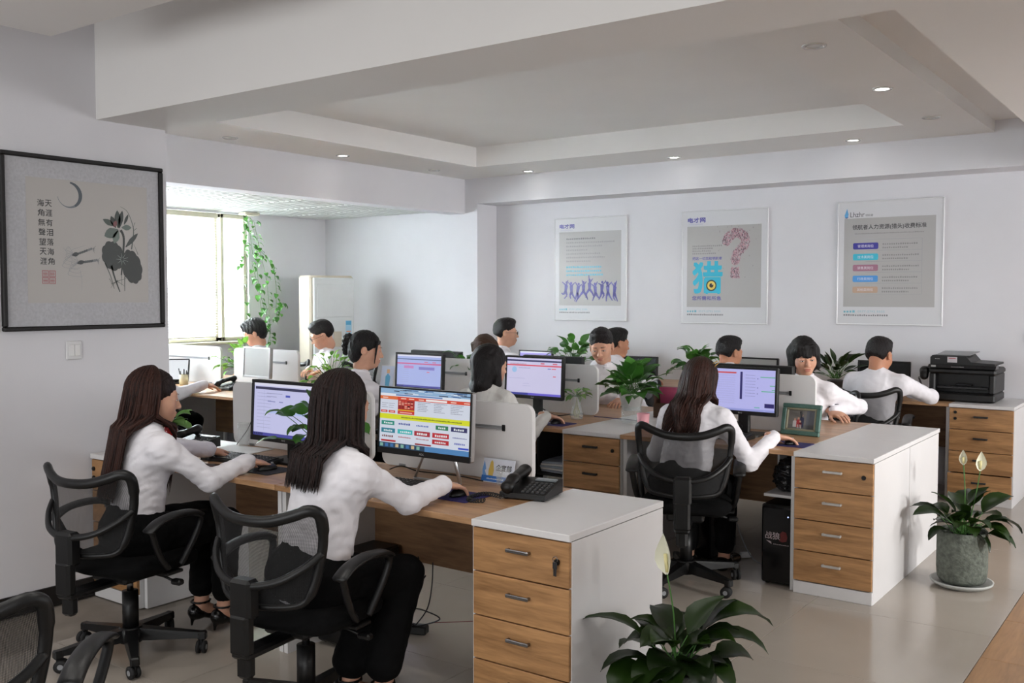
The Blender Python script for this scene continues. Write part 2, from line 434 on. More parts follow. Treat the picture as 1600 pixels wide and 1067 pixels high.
for k in range(44):
    z = .385 - k * .0285
    if sl is None:
        mb = MB(); mb.box(-.0125, .0125, -1.08, 1.07, -.0006, .0006)
        o = sl = mb.build('slat', mat('blind_slat', '#f2f3f2', .5, var=0), bl)
    else: o = link('slat', sl.data, bl)
    o.location = (0, 0, z); o.rotation_euler = (0, R(12), 0)
mb = MB(); mb.rbox(-.012, .012, -1.08, 1.07, -.885, -.87, .003); mb.build('bottom_rail', M_FRAME, bl)
mb = MB(); mb.cyl((.016, 1.0, .4), (.016, 1.0, -.75), .002, n=5); mb.build('cord', M_FRAME, bl)
# windows that light the room from outside the picture
def window_x(name, x, y0, y1, z0, z1, lab):
    mb = MB(); w = .05
    mb.rbox(x - .03, x + .03, y0, y1, z0, z0 + w); mb.rbox(x - .03, x + .03, y0, y1, z1 - w, z1)
    for y in (y0 + w / 2, y1 - w / 2): mb.rbox(x - .03, x + .03, y - w / 2, y + w / 2, z0, z1)
    struct(mb.build(name, M_FRAME), lab)
window_x('window_3', 3.3, 3.4, 4.7, 1.3, 2.5, 'window in the right wall')
window_x('window_5', 3.3, 5.2, 8.1, .85, 2.35, 'wide window in the right wall near the posters')
mb = MB()
for x in (-4.38, -2.27, -.1, 1.98): mb.rbox(x - .025, x + .025, -3.23, -3.17, .9, 2.45)
mb.rbox(-4.4, 2.0, -3.23, -3.17, .9, .95); mb.rbox(-4.4, 2.0, -3.23, -3.17, 2.4, 2.45)
struct(mb.build('window_4', M_FRAME), 'long window behind the camera')
# ================================================================== desks, cabinets, partitions
M_LOCK = M_BLACK; M_SLOT = mat('slot_grey', '#8f9092', .6)
def handle(par, y, x, z, w=.10, m=None):
    mb = MB(); mb.rbox(x - w / 2, x + w / 2, y - .022, y - .014, z - .007, z + .007, .003)
    for s in (-1, 1): mb.rbox(x + s * (w / 2 - .006) - .005, x + s * (w / 2 - .006) + .005, y - .018, y, z - .006, z + .006, .002)
    return mb.build('handle', m or M_CHROME, par)
def cabinet(label, x0, x1, y0, y1, locks=((.88, .55),), hm=None, mid=False, low=None):
    """four-drawer cabinet with white carcass; fronts face -y"""
    xc, w, d = (x0 + x1) / 2, x1 - x0, y1 - y0
    t = thing('drawer_cabinet', label, 'cabinet', (xc, y0, 0), group='wood-fronted drawer cabinets')
    hw = w / 2
    mb = MB()
    mb.box(-hw, -hw + .016, .018, d, .0, .722); mb.box(hw - .016, hw, .018, d, .0, .722); mb.box(-hw + .016, hw - .016, d - .016, d, 0, .722)
    mb.box(-hw + .016, hw - .016, .03, d - .016, .07, .086)
    mb.build('body', M_WHITE, t)
    mb = MB(); mb.rbox(-hw + .001, hw - .001, .006, .022, 0, .065, .002); mb.build('plinth', M_WHITE, t)
    mb = MB()
    yy = [0, d] if not mid else [0, d / 2 - .001]
    mb.rbox(-hw - .002, hw + .002, -.004, d + .002, .725, .75, .002); mb.build('top', M_WHITE, t)
    n = 4; z0, z1 = .068, .722; dh = (z1 - z0) / n
    for k in range(n):
        b = z1 - (k + 1) * dh + .003; e = z1 - k * dh - .002
        yo = -.03 if low is not None and k == low else 0
        mb = MB(); mb.rbox(-hw + .003, hw - .003, .002 + yo, .018 + yo, b, e, .0015)
        mb.box(-hw + .03, hw - .03, .018 + yo, d * .8, b + .01, e - .03)
        dr = mb.build('drawer', M_WOODF, t)
        handle(dr, .002 + yo, 0, (b + e) / 2 + .02, m=hm)
        if k == 0:
            for fx, fz in locks:
                mb = MB(); T = Matrix.Translation((-hw + fx * w, .002, b + fz * (e - b))) @ Matrix.Rotation(R(90), 4, 'X')
                mb.lathe([(.011, -.001), (.012, .003), (.010, .008)], 16, T=T)
                mb.build('lock', M_LOCK, dr)
    return t
def desk(label, x0, x1, y0, y1, face=-1, legs=(1, 1)):
    """plain desk; face=-1 the user sits on the -y side"""
    xc = (x0 + x1) / 2; hw = (x1 - x0) / 2; d = y1 - y0
    t = thing('desk', label, 'desk', (xc, y0 if face < 0 else y1, 0), 0 if face < 0 else math.pi, group='oak-topped office desks')
    mb = MB(); mb.rbox(-hw + .001, hw - .001, 0, d, .725, .75, .002); mb.build('desktop', M_WOODT, t)
    mb = MB(); mb.box(-hw + .02, hw - .02, d - .10, d - .084, .33, .722); mb.build('modesty_panel', M_WOODD, t)
    for s, on in zip((-1, 1), legs):
        if not on: continue
        mb = MB(); mb.box(s * (hw - .002) - (.024 if s > 0 else 0), s * (hw - .002) + (.024 if s < 0 else 0), .04, d - .02, 0, .724); mb.build('side_panel', M_WHITE, t)
    return t
def partition(label, x0, x1, y, z1=1.095, z0=.752, slot=(.15, .62), both=True):
    xc = (x0 + x1) / 2; hw = (x1 - x0) / 2; h = z1 - z0
    t = thing('desk_partition', label, 'partition', (xc, y, z0), group='white desk partitions')
    mb = MB(); T = Matrix.Rotation(R(90), 4, 'X')
    mb.poly(rrect(-hw, 0, hw, h, .045), -.0125, .0125, T=T); mb.build('panel', M_WHITEG, t)
    for s in ((-1, 1) if both else (-1,)):
        yy = -.0125 if s < 0 else .0125
        mb = MB(); zc = h * .68; xe = hw * .66
        ya, yb = sorted((yy, yy + s * .006))
        mb.box(-xe, xe, ya, yb, zc - .008, zc - .005); mb.box(-xe, xe, ya, yb, zc + .005, zc + .008); mb.build('slot_rail', M_GREY, t)
        mb = MB(); ya, yb = sorted((yy, yy + s * .002)); mb.box(-xe, xe, ya, yb, zc - .005, zc + .005); mb.build('slot', M_SLOT, t)
        for q in (-1, 1):
            mb = MB(); ya, yb = sorted((yy, yy + s * .008)); mb.rbox(q * xe - .008, q * xe + .008, ya, yb, zc - .014, zc + .014, .002); mb.build('slot_cap', M_BLACK, t)
    mb = MB()
    for q in (-.7, .7): mb.rbox(q * hw - .02, q * hw + .02, -.018, .018, -.001, .012, .002)
    mb.build('foot_clip', M_GREY, t)
    return t
M_SATIN = mat('satin_nickel', '#c9c6c2', .35, metal=.6, var=.03)
# row 1 (nearest)
Y1F, Y1B = 2.79, 3.48
cabinet('nearest drawer cabinet with white top and keys hanging in its lock', -2.21, -1.785, Y1F, Y1B)
cabinet('drawer cabinet in the corner against the picture wall', -4.735, -4.345, Y1F, Y1B, locks=((.06, .7), (.06, .4)))
desk('front desk beside the nearest cabinet, with the colourful monitor', -3.30, -2.212, Y1F, Y1B)
desk('front desk at the picture wall, with keyboard and black phone', -4.343, -3.302, Y1F, Y1B)
partition('white partition behind the colourful monitor, nearest of all', -3.29, -2.40, 3.462)
partition('white partition behind the monitor at the picture wall', -4.42, -3.36, 3.462)
# row 2 (double sided)
Y2F, Y2M, Y2B = 5.0, 5.70, 6.40
cabinet('white-sided drawer cabinet beside the potted peace lily', -1.80, -1.39, Y2F, Y2M - .004, hm=M_SATIN)
c2 = cabinet('rear twin of the cabinet by the peace lily, facing the poster wall', -1.80, -1.39, Y2M + .004, Y2B)
c2.location = (-1.595, Y2B, 0); c2.rotation_euler = (0, 0, math.pi)
cabinet('drawer cabinet in the middle row carrying the big white plant pot', -3.25, -2.852, Y2F, Y2M - .004, hm=M_DARK)
c3 = cabinet('rear cabinet behind the big white plant pot', -3.25, -2.852, Y2M + .004, Y2B)
c3.location = (-3.051, Y2B, 0); c3.rotation_euler = (0, 0, math.pi)
D2 = [(-2.85, -1.802, 'middle desk of the woman with the gold hair clip', 'middle desk of the woman with the black fringe'),
      (-4.30, -3.252, 'middle desk of the woman in the striped blouse', 'middle desk of the man facing us'),
      (-5.352, -4.302, 'middle desk of the woman with the hair bun', 'middle desk behind the brown-haired woman'),
      (-7.45, -6.402, 'alcove desk with the silver monitor', 'alcove desk in front of the man with the side parting'),
      (-8.50, -7.452, 'alcove desk nearest the window with the pen cup', 'rear alcove desk nearest the window')]
for a, b, l1, l2 in D2:
    desk(l1, a, b, Y2F, Y2M - .001); desk(l2, a, b, Y2M + .001, Y2B, face=1)
desk('desk between alcove and middle row with the light green plant', -6.40, -5.354, Y2F, Y2M - .001)
desk('rear desk of the man in glasses looking down', -6.40, -5.354, Y2M + .001, Y2B, face=1)
partition('white partition behind the picture-frame desk, with a short slot', -2.80, -1.925, Y2M)
partition('white partition beside the little water vase', -4.28, -3.42, Y2M)
partition('white partition behind the pink-striped monitor', -5.33, -4.40, Y2M)
partition('white alcove partition behind the silver monitor', -7.27, -6.41, Y2M)
partition('white alcove partition behind the pen cup', -8.45, -7.46, Y2M)
# row 3 (against the poster wall)
Y3F = 7.92
cabinet('far drawer cabinet under the black printer', -1.655, -1.21, Y3F, YB - .01, locks=((.1, .8), (.1, .5)), hm=M_DARK, low=3)
for k, (a, b) in enumerate([(-2.72, -1.657), (-3.80, -2.722), (-4.88, -3.802), (-6.0, -4.882)]):
    desk(['far desk beside the printer cabinet', 'far desk under the middle and right posters', 'far desk under the gap left of the middle poster', 'far desk under the leftmost poster'][k], a, b, Y3F, YB - .01)
# ================================================================== smooth solid modelling for bodies (signed distances + surface nets)
def V3(p): return np.array(p, dtype=float)
class Solid:
    def __init__(s, h=.008): s.h = h; s.ops = []
    def cap(s, a, b, ra, rb=None, k=.02, fl=None, sub=False):
        """tapered capsule a-b; fl=(axis, factor) squashes the section along axis"""
        a, b = V3(a), V3(b); rb = ra if rb is None else rb; r = max(ra, rb) * (max(1, fl[1]) if fl else 1) + k
        s.ops.append(('c', np.minimum(a, b) - r, np.maximum(a, b) + r, (a, b, ra, rb, fl), k, sub)); return s
    def ell(s, c, r, k=.02, M=None, sub=False):
        """ellipsoid; M optional 3x3 rotation (columns are the axes)"""
        c, r = V3(c), V3(r); e = (r if M is None else np.abs(M) @ r) + k
        s.ops.append(('e', c - e, c + e, (c, r, M), k, sub)); return s
    def half(s, p, n, lo, hi, k=.004):
        """cut away everything on the +n side of plane p within the box lo..hi"""
        s.ops.append(('h', V3(lo), V3(hi), (V3(p), V3(n) / np.linalg.norm(n)), k, True)); return s
    def mesh(s, noise=None, T=None):
        h = s.h; m = 3 * h
        add = [o for o in s.ops if not o[5]]
        lo = np.min([o[1] for o in add], axis=0) - m; hi = np.max([o[2] for o in add], axis=0) + m
        n = np.ceil((hi - lo) / h).astype(int) + 1
        g = np.full(n, 1., np.float32); ax = [(lo[i] + h * np.arange(n[i])).astype(np.float32) for i in range(3)]
        for ty, l, u, pr, k, sub in s.ops:
            i0 = np.maximum(np.floor((l - m - lo) / h).astype(int), 0); i1 = np.minimum(np.ceil((u + m - lo) / h).astype(int) + 1, n)
            if np.any(i1 <= i0): continue
            sl = tuple(slice(a, b) for a, b in zip(i0, i1))
            X = ax[0][sl[0]][:, None, None]; Y = ax[1][sl[1]][None, :, None]; Z = ax[2][sl[2]][None, None, :]
            if ty == 'c':
                a, b, ra, rb, fl = pr; ab = b - a
                px, py, pz = X - a[0], Y - a[1], Z - a[2]
                sc = 1.
                if fl:
                    q = V3(fl[0]); q = q / np.linalg.norm(q); w = (1 / fl[1] - 1)
                    dt = (px * q[0] + py * q[1] + pz * q[2]) * w
                    px, py, pz = px + dt * q[0], py + dt * q[1], pz + dt * q[2]; ab = ab + q * (ab @ q) * w; sc = min(1., fl[1])
                L2 = max(ab @ ab, 1e-9); t = np.clip((px * ab[0] + py * ab[1] + pz * ab[2]) / L2, 0, 1)
                d = np.sqrt((px - t * ab[0]) ** 2 + (py - t * ab[1]) ** 2 + (pz - t * ab[2]) ** 2) - (ra + (rb - ra) * t)
                d = d * sc
            elif ty == 'e':
                c, r, M = pr; px, py, pz = X - c[0], Y - c[1], Z - c[2]
                if M is not None:
                    px, py, pz = (px * M[0, i] + py * M[1, i] + pz * M[2, i] for i in range(3))
                q = np.sqrt((px / r[0]) ** 2 + (py / r[1]) ** 2 + (pz / r[2]) ** 2)
                q2 = np.sqrt((px / r[0] ** 2) ** 2 + (py / r[1] ** 2) ** 2 + (pz / r[2] ** 2) ** 2)
                d = q * (q - 1) / np.maximum(q2, 1e-6)
            else:
                p, nn = pr; d = -((X - p[0]) * nn[0] + (Y - p[1]) * nn[1] + (Z - p[2]) * nn[2])
            G = g[sl]
            if sub:
                hh = np.clip(.5 - .5 * (G + d) / k, 0, 1); g[sl] = G + (-d - G) * hh + k * hh * (1 - hh)
            else:
                hh = np.clip(.5 + .5 * (G - d) / k, 0, 1); g[sl] = G + (d - G) * hh - k * hh * (1 - hh)
        if noise is not None:
            ii = np.argwhere(np.abs(g) < 3 * h)
            P = lo + h * ii
            g[tuple(ii.T)] += noise(P).astype(np.float32)
        v, q = nets(g, lo, h)
        if T is not None: v = v @ T[:3, :3].T + T[:3, 3]
        return v, q
def nets(g, lo, h):
    ins = g < 0
    c = np.zeros(np.array(g.shape) - 1, np.int8)
    for o in np.ndindex(2, 2, 2): c += ins[o[0]:g.shape[0] - 1 + o[0], o[1]:g.shape[1] - 1 + o[1], o[2]:g.shape[2] - 1 + o[2]]
    mask = (c > 0) & (c < 8); idx = np.argwhere(mask)
    acc = np.zeros((len(idx), 3)); cnt = np.zeros(len(idx))
    for a in range(3):
        b1, b2 = (a + 1) % 3, (a + 2) % 3
        for p in (0, 1):
            for q in (0, 1):
                o1 = np.zeros(3, int); o1[b1] = p; o1[b2] = q; o2 = o1.copy(); o2[a] = 1
                v1 = g[tuple((idx + o1).T)]; v2 = g[tuple((idx + o2).T)]
                m = (v1 < 0) != (v2 < 0); t = np.where(m, v1 / np.where(m, v1 - v2, 1), 0)
                e = np.tile(o1.astype(float), (len(idx), 1)); e[:, a] += t
                acc += e * m[:, None]; cnt += m
    v = lo + h * (idx + acc / cnt[:, None])
    vid = np.full(mask.shape, -1, np.int32); vid[mask] = np.arange(len(idx))
    Q = []
    for a in range(3):
        b1, b2 = (a + 1) % 3, (a + 2) % 3
        s0 = [slice(None)] * 3; s1 = [slice(None)] * 3; s0[a] = slice(0, -1); s1[a] = slice(1, None)
        ch = ins[tuple(s0)] != ins[tuple(s1)]
        e = np.argwhere(ch); e = e[(e[:, b1] > 0) & (e[:, b2] > 0) & (e[:, b1] < mask.shape[b1]) & (e[:, b2] < mask.shape[b2]) & (e[:, a] < mask.shape[a])]
        f = ins[tuple(s0)][tuple(e.T)]
        def at(d1, d2):
            w = e.copy(); w[:, b1] += d1; w[:, b2] += d2; return vid[tuple(w.T)]
        q = np.stack([at(-1, -1), at(0, -1), at(0, 0), at(-1, 0)], 1)
        q[~f] = q[~f][:, ::-1]; Q.append(q)
    return v, np.concatenate(Q)
def waves(seed, amp, freq, n=7, dirw=(1, 1, 1), ridge=False):
    r = np.random.RandomState(seed); K = r.normal(size=(n, 3)) * np.array(dirw) * freq; ph = r.uniform(0, 6.28, n)
    def f(P):
        P = P + .012 * np.sin(P[:, [1, 2, 0]] * 31)
        s = np.sin(P @ K.T + ph)
        if ridge: s = 1 - 2 * np.abs(s)
        return amp * s.sum(1) / math.sqrt(n)
    return f
def np_obj(name, parts, mats, parent=None):
    """parts: list of (verts, quads, material index) joined into one mesh object"""
    vs = []; fs = []; mi = []; o = 0
    for v, q, m in parts:
        vs.append(v); fs.append(np.asarray(q) + o); mi.append(np.full(len(q), m, np.int32)); o += len(v)
    v = np.concatenate(vs); q = np.concatenate(fs); mi = np.concatenate(mi)
    me = bpy.data.meshes.new(name)
    me.vertices.add(len(v)); me.vertices.foreach_set('co', v.astype(np.float32).ravel())
    me.loops.add(q.size); me.loops.foreach_set('vertex_index', q.astype(np.int32).ravel())
    me.polygons.add(len(q)); me.polygons.foreach_set('loop_start', np.arange(0, q.size, 4, dtype=np.int32))
    me.polygons.foreach_set('material_index', mi); me.polygons.foreach_set('use_smooth', np.ones(len(q), bool))
    for m in (mats if isinstance(mats, (list, tuple)) else [mats]): me.materials.append(m)
    me.update(calc_edges=True); me.validate()
    return link(name, me, parent)
def xf(loc, rx=0, ry=0, rz=0, s=1.):
    M = Matrix.Translation(loc) @ Euler((rx, ry, rz), 'ZXY').to_matrix().to_4x4() @ Matrix.Scale(s, 4)
    return np.array(M)
def ap(T, p): p = np.asarray(p, float); return p @ T[:3, :3].T + T[:3, 3]
# ================================================================== people
M_SKIN = mat('skin', '#c99a82', .5, var=.05, vscale=25, sss=.15, spec=.35)
M_SKIN2 = mat('skin_tan', '#b98468', .5, var=.05, vscale=25, sss=.15, spec=.35)
M_LIP = mat('lips', '#a85a52', .4, var=.03)
M_EYE = mat('eye_white', '#d9d5d0', .2, var=0)
M_IRIS = mat('dark_iris_and_brow', '#1a1210', .4, var=.1)
M_SHIRT = mat('white_shirt_cotton', '#e6e3e8', .8, var=.02, vscale=20, bump=.45, bscale=16, spec=.2, sheen=.1)
M_SHIRT2 = mat('white_striped_blouse', '#dcdad6', .8, var=.06, vscale=10, bump=.2, bscale=60, spec=.2, stretch=(9, 1, 1))
M_TROUSER = mat('black_trouser_cloth', '#040405', .9, var=.2, vscale=40, bump=.1, bscale=90, spec=.2)
M_SHOE = mat('black_patent_leather', '#0d0c0c', .2, var=.1)
def hair_mat(name, c, c2):
    if name in MATS: return MATS[name]
    m = mat(name, c, .5, var=.0, spec=.3, bump=.7, bscale=260, stretch=(1, 1, .12)); nt = m.node_tree; b = nt.nodes['Principled BSDF']
    g = nt.nodes.new('ShaderNodeNewGeometry'); rp = nt.nodes.new('ShaderNodeValToRGB')
    rp.color_ramp.elements[0].color = srgb(c); rp.color_ramp.elements[1].color = srgb(c2)
    nt.links.new(g.outputs['Random Per Island'], rp.inputs[0]); nt.links.new(rp.outputs[0], b.inputs['Base Color'])
    return m
H_BLACK = hair_mat('black_hair', '#0b090a', '#191415')
H_BROWN = hair_mat('dark_brown_hair', '#0f0909', '#261613')
H_RED = hair_mat('reddish_brown_hair', '#1c0e0b', '#3f2219')
H_LIGHT = hair_mat('light_brown_hair', '#2c1c12', '#4d3423')

def head_parts(T, fine, male, jaw=1., eyes=True):
    """head and neck stump in head space (face towards +y), moved by T"""
    S = Solid(.0032 if fine else .0048)
    w = 1.04 if male else 1.
    S.ell((0, -.014, .032), (.075 * w, .094, .086), .01)
    S.ell((0, .026, -.038), (.057 * w * jaw, .064, .078), .035)
    S.ell((0, .052, -.088), (.026 * w * jaw, .028, .022), .03)
    S.ell((.035, .048, -.03), (.026, .03, .028), .03); S.ell((-.035, .048, -.03), (.026, .03, .028), .03)
    S.cap((-.032, .075, .018), (.032, .075, .018), .014, k=.02)
    S.cap((0, .086, .004), (0, .104, -.034), .007, .0105, k=.012)
    for s in (-1, 1):
        S.ell((s * .011, .096, -.037), (.008, .009, .007), .006)
        S.ell((s * .031, .094, -.001), (.016, .012, .010), .012, sub=True)
        S.ell((s * .030, .077, -.001), (.0165, .0135, .012), .006)
        S.ell((s * .077 * w, -.006, -.006), (.009, .020, .031), .006)
        S.ell((s * .084 * w, .001, -.004), (.006, .011, .019), .004, sub=True)
    S.ell((0, .088, -.061), (.022, .008, .006), .008); S.ell((0, .086, -.072), (.019, .008, .007), .008)
    S.cap((0, -.022, -.055), (0, -.026, -.105), .050 * w, .050 * w, k=.03, fl=((0, 1, 0), 1.05))
    v, q = S.mesh(T=T); out = [(v, q, 0)]
    L = Solid(.0022 if fine else .0035); L.ell((0, .0915, -.0615), (.0215, .006, .0042), .003); L.ell((0, .0895, -.071), (.018, .006, .005), .003)
    v, q = L.mesh(T=T); out.append((v, q, 1))
    E = Solid(.0018 if fine else .003)
    for s in (-1, 1): E.ell((s * .031, .0868, -.0045), (.0122, .0055, .0036), .001)
    v, q = E.mesh(T=T); out.append((v, q, 2))
    E = Solid(.0016 if fine else .0026)
    for s in (-1, 1): E.ell((s * .031, .0905, -.0048), (.0048, .0030, .0040), .001); E.cap((s * .019, .0905, -.0010), (s * .043, .0875, -.0008), .0020, .0016, k=.002)
    v, q = E.mesh(T=T); out.append((v, q, 3))
    B = Solid(.0025 if fine else .0035)
    for s in (-1, 1): B.cap((s * .016, .0955, .0205), (s * .047, .084, .0225), .0035, .0022, k=.003, fl=((0, 0, 1), .8))
    v, q = B.mesh(T=T); out.append((v, q, 3))
    return out
def hand_parts(T, side, fine, curl=.5):
    """hand in hand space: wrist at 0, fingers +y, palm -z, thumb on the inner side (side=+1 right hand: thumb at -x)"""
    S = Solid(.0028 if fine else .0042)
    S.cap((0, -.035, 0), (0, .01, 0), .026, .027, k=.02, fl=((0, 0, 1), .75))
    S.ell((0, .048, -.001), (.041, .052, .0145), .012)
    S.ell((-side * .024, .028, -.008), (.02, .034, .014), .012)
    fs = [(-.030, .086, .068, .0088), (-.0105, .092, .077, .0088), (.0105, .089, .072, .0084), (.030, .080, .056, .0076)]
    for i, (x, y, L, r) in enumerate(fs):
        x *= side
        sp = x * 1.1; a = -curl * .35; p = V3((x, y - .012, -.001)); d = .5 * L
        for j, f in enumerate((.46, .3, .26)):
            dirv = V3((sp * 1.5, math.cos(a), math.sin(a))); dirv /= np.linalg.norm(dirv)
            q = p + dirv * L * f * 1.12
            S.cap(p, q, r * (1 - .08 * j), r * (1 - .08 * (j + 1)), k=.004 if j == 0 else .003); p = q; a -= curl * (.75 if j == 0 else .55)
    p0 = V3((-side * .030, .022, -.006)); p1 = p0 + V3((-side * .026, .026, -.010)); p2 = p1 + V3((-side * .010, .028, -.006)); p3 = p2 + V3((side * .002, .022, -.006))
    S.cap(p0, p1, .0125, .0105, k=.01); S.cap(p1, p2, .0105, .0092, k=.004); S.cap(p2, p3, .0092, .0075, k=.004)
    v, q = S.mesh(T=T)
    return (v, q, 0)
HAND_DROP = .026
def ik(a, c, l1, l2, pole):
    a, c, pole = V3(a), V3(c), V3(pole); d = c - a; L = np.linalg.norm(d); L = min(L, (l1 + l2) * .998); u = d / np.linalg.norm(d)
    x = (l1 * l1 - l2 * l2 + L * L) / (2 * L); h = math.sqrt(max(l1 * l1 - x * x, 0)); p = pole - u * (pole @ u); p /= np.linalg.norm(p)
    return a + u * x + p * h, a + u * L
def strands(T, spec, body, seed=1):
    """long hair: flattened tapered locks that run from the parting over the skull and then hang down"""
    r = random.Random(seed); mb_v = []; mb_q = []
    n = spec.get('n', 700); zend = spec['zend']; W = spec.get('w', .0062); sweep = spec.get('sweep', (0, 0)); a0 = spec.get('face', 58); taper = spec.get('taper', .6); wavy = spec.get('wavy', 0.)
    Minv = np.linalg.inv(T[:3, :3]); segs = 15
    for i in range(n):
        az = R(a0 + (360 - 2 * a0) * (i + r.random()) / n)
        lay = r.random(); off = .004 + .012 * lay
        rx, ry, rz = .079 + off, .098 + off, .092 + off
        pts = []
        e0 = R(r.uniform(2, 34)) ; e1 = R(r.uniform(88, 112))
        for k in range(6):
            e = e0 + (e1 - e0) * k / 5
            azk = az
            p = V3((math.sin(e) * math.sin(azk) * rx, -.014 + math.sin(e) * math.cos(azk) * ry, .032 + math.cos(e) * rz))
            pts.append(ap(T, p))
        ze = zend(math.degrees(az)) + r.uniform(-.035, .05) if callable(zend) else zend + r.uniform(-.04, .05)
        p = pts[-1].copy(); d = pts[-1] - pts[-2]; d /= np.linalg.norm(d)
        drop = p[2] - ze; nn = segs - 6; st = max(drop, .02) / nn
        jx, jy = r.gauss(0, .02), r.gauss(0, .012)
        for k in range(nn):
            t = (k + 1) / nn
            d = d * .55 + V3((sweep[0] + jx * .6, sweep[1] + jy * .6, -1.)) * .45
            d /= np.linalg.norm(d); p = p + d * st / max(.35, -d[2])
            p = body(p, lay); pp = p.copy(); pp[0] += wavy * math.sin(t * 9 + i * .02 + lay) * t; pp[1] += wavy * .6 * math.cos(t * 8 + i * .03) * t; pts.append(pp)
        m = len(pts); ws = [W * (.55 + .45 * min(1, k / 3)) * (1 if k < m * .6 else 1 - taper * (k - m * .6) / (m * .4)) for k in range(m)]
        ws[-1] *= .35; base = len(mb_v)
        cen = T[:3, 3]
        for k, p in enumerate(pts):
            t = pts[min(k + 1, m - 1)] - pts[max(k - 1, 0)]; t = t / (np.linalg.norm(t) + 1e-9)
            o = p - cen; o[2] = o[2] * .3; o = o - t * (o @ t); o /= np.linalg.norm(o) + 1e-9; s = np.cross(t, o)
            w = ws[k]
            mb_v += [p + s * w, p + o * w * .42, p - s * w, p - o * w * .42]
            if k:
                for j in range(4):
                    A = base + (k - 1) * 4 + j; B = base + (k - 1) * 4 + (j + 1) % 4
                    mb_q.append((A, B, B + 4, A + 4))
    return np.array(mb_v), np.array(mb_q)
def person(label, x, y, yaw, hand_r=None, hand_l=None, lean=.06, side=0., head=(0, 0, 0), hz=0., male=False, fine=False, hair='short', hairm=None, hseed=1,
           hands_w=True, spec=None, wide=1., shirt=None, elbow_r=None, elbow_l=None, legs=True, skin=None, hx=(0, 0), heels=False, curl=.5, shoe=True, extra=None, feet=None, hem=.50, hand_yaw=(0, 0), sleeve=1., torso_yaw=0., thigh=None):
    """seated person; yaw 0 faces +y. hands are world points. hz raises the head."""
    Wm = Matrix.Translation((x, y, 0)) @ Matrix.Rotation(yaw, 4, 'Z'); Wi = np.array(Wm.inverted())
    sw = .195 if male else .165
    h = .0075 if fine else .0105
    ch = V3((side * .6, lean * .7, .82)); nk = V3((side, lean, 1.0 + hz * .5)); pel = V3((0, 0, .545))
    ct, stn = math.cos(torso_yaw), math.sin(torso_yaw)
    sh = {s: V3((side + s * sw * ct, lean * .95 + s * sw * stn - .005, .955 + hz * .4)) for s in (-1, 1)}
    hc = nk + V3((hx[0], .035 + hx[1], .165 + hz * .5))
    TH = xf(hc, R(head[1]), R(head[2]), R(head[0]), 1.07 if male else 1.02)
    nt = ap(TH, (0, -.026, -.088)); na = nt - nk; na /= np.linalg.norm(na); cc = nk + (nt - nk) * .30 + V3((0, -.004, 0))
    hw = {}
    for s, w in ((1, hand_r), (-1, hand_l)):
        if w is None: w = ap(np.array(Wm), (s * .16, .36, .78))
        hw[s] = ap(Wi, w)
    sk = skin or M_SKIN
    body = Solid(h * 1.6); shirt_s = Solid(h)
    # torso
    fy = ((0, 1, 0), .68)
    body.cap(pel, ch, .12, .12, k=.03, fl=fy); body.cap(sh[-1] + V3((.03, 0, -.05)), sh[1] + V3((-.03, 0, -.05)), .035, k=.02); body.cap(ch, nk + V3((0, -.01, 0)), .07, .045, k=.03)
    tw = (.150 if male else .128) * wide; cwid = (.162 if male else .140) * wide
    shirt_s.cap((pel[0], pel[1] + .01, hem + .03), ch * .45 + pel * .55, tw * 1.04, tw * .95, k=.04, fl=((0, 1, 0), .76))
    shirt_s.cap(ch * .45 + pel * .55, ch + V3((0, 0, .02)), tw * .95, cwid, k=.05, fl=((0, 1, 0), .74))
    sr = .070 if male else .058
    shirt_s.cap(sh[-1] + V3((.02, 0, -.045)), sh[1] + V3((-.02, 0, -.045)), sr, k=.05)
    shirt_s.cap(sh[-1] * .55 + sh[1] * .45 + V3((0, -.005, .018)), sh[1] * .55 + sh[-1] * .45 + V3((0, -.005, .018)), .050, k=.06)
    shirt_s.cap(nk + V3((0, -.015, -.035)), nk + (cc - nk) * .75, .066, .056 if male else .052, k=.04)
    for s in (-1, 1): shirt_s.cap(nk + V3((s * .03, -.012, -.012)), sh[s] + V3((-s * .02, 0, -.012)), .050, .044, k=.035)
    if not male:
        for s in (-1, 1): shirt_s.ell(ch + V3((s * .062, .085, .03)), (.062, .058, .06), .045)
    parts = []
    for s in (-1, 1):
        w = hw[s]; wr = w.copy()
        dirw = w - sh[s]; dirw[2] = 0; dirw /= np.linalg.norm(dirw) + 1e-6
        pole = {1: elbow_r, -1: elbow_l}[s] or (s * .3, -.2, -1.)
        u1, u2 = (.295, .26) if male else (.275, .245)
        # the wrist sits behind the fingers
        hy = math.atan2(-(dirw[0]), dirw[1]) + R(hand_yaw[0] if s > 0 else hand_yaw[1])
        fd = V3((-math.sin(hy), math.cos(hy), 0))
        wr = w - fd * .085 + V3((0, 0, HAND_DROP + .004))
        el, wr = ik(sh[s], wr, u1, u2, pole)
        fa = wr - el; fa /= np.linalg.norm(fa)
        body.cap(sh[s] + V3((-s * .02, 0, -.03)), el, .030, .030, k=.02); body.cap(el, wr, .030, .024, k=.02)
        a1, a2, a3 = (.060, .050, .037) if male else (.050, .044, .033)
        shirt_s.cap(sh[s] + V3((-s * .012, 0, -.014)), el, a1, a2, k=.035)
        if sleeve >= 1: shirt_s.cap(el, wr - fa * .012, a2 * 1.08, a3, k=.02); shirt_s.cap(wr - fa * .055, wr - fa * .014, a3 + .003, a3 + .003, k=.008)
        pitch = math.atan2(-.35 * .085, .085) * .35
        TW = xf(wr, R(-14), 0, hy)
        parts.append(hand_parts(TW, s, fine, curl))
        if sleeve < 1: body.cap(el, wr, .042, .027, k=.02)
    # legs
    tr = Solid(h * 1.4)
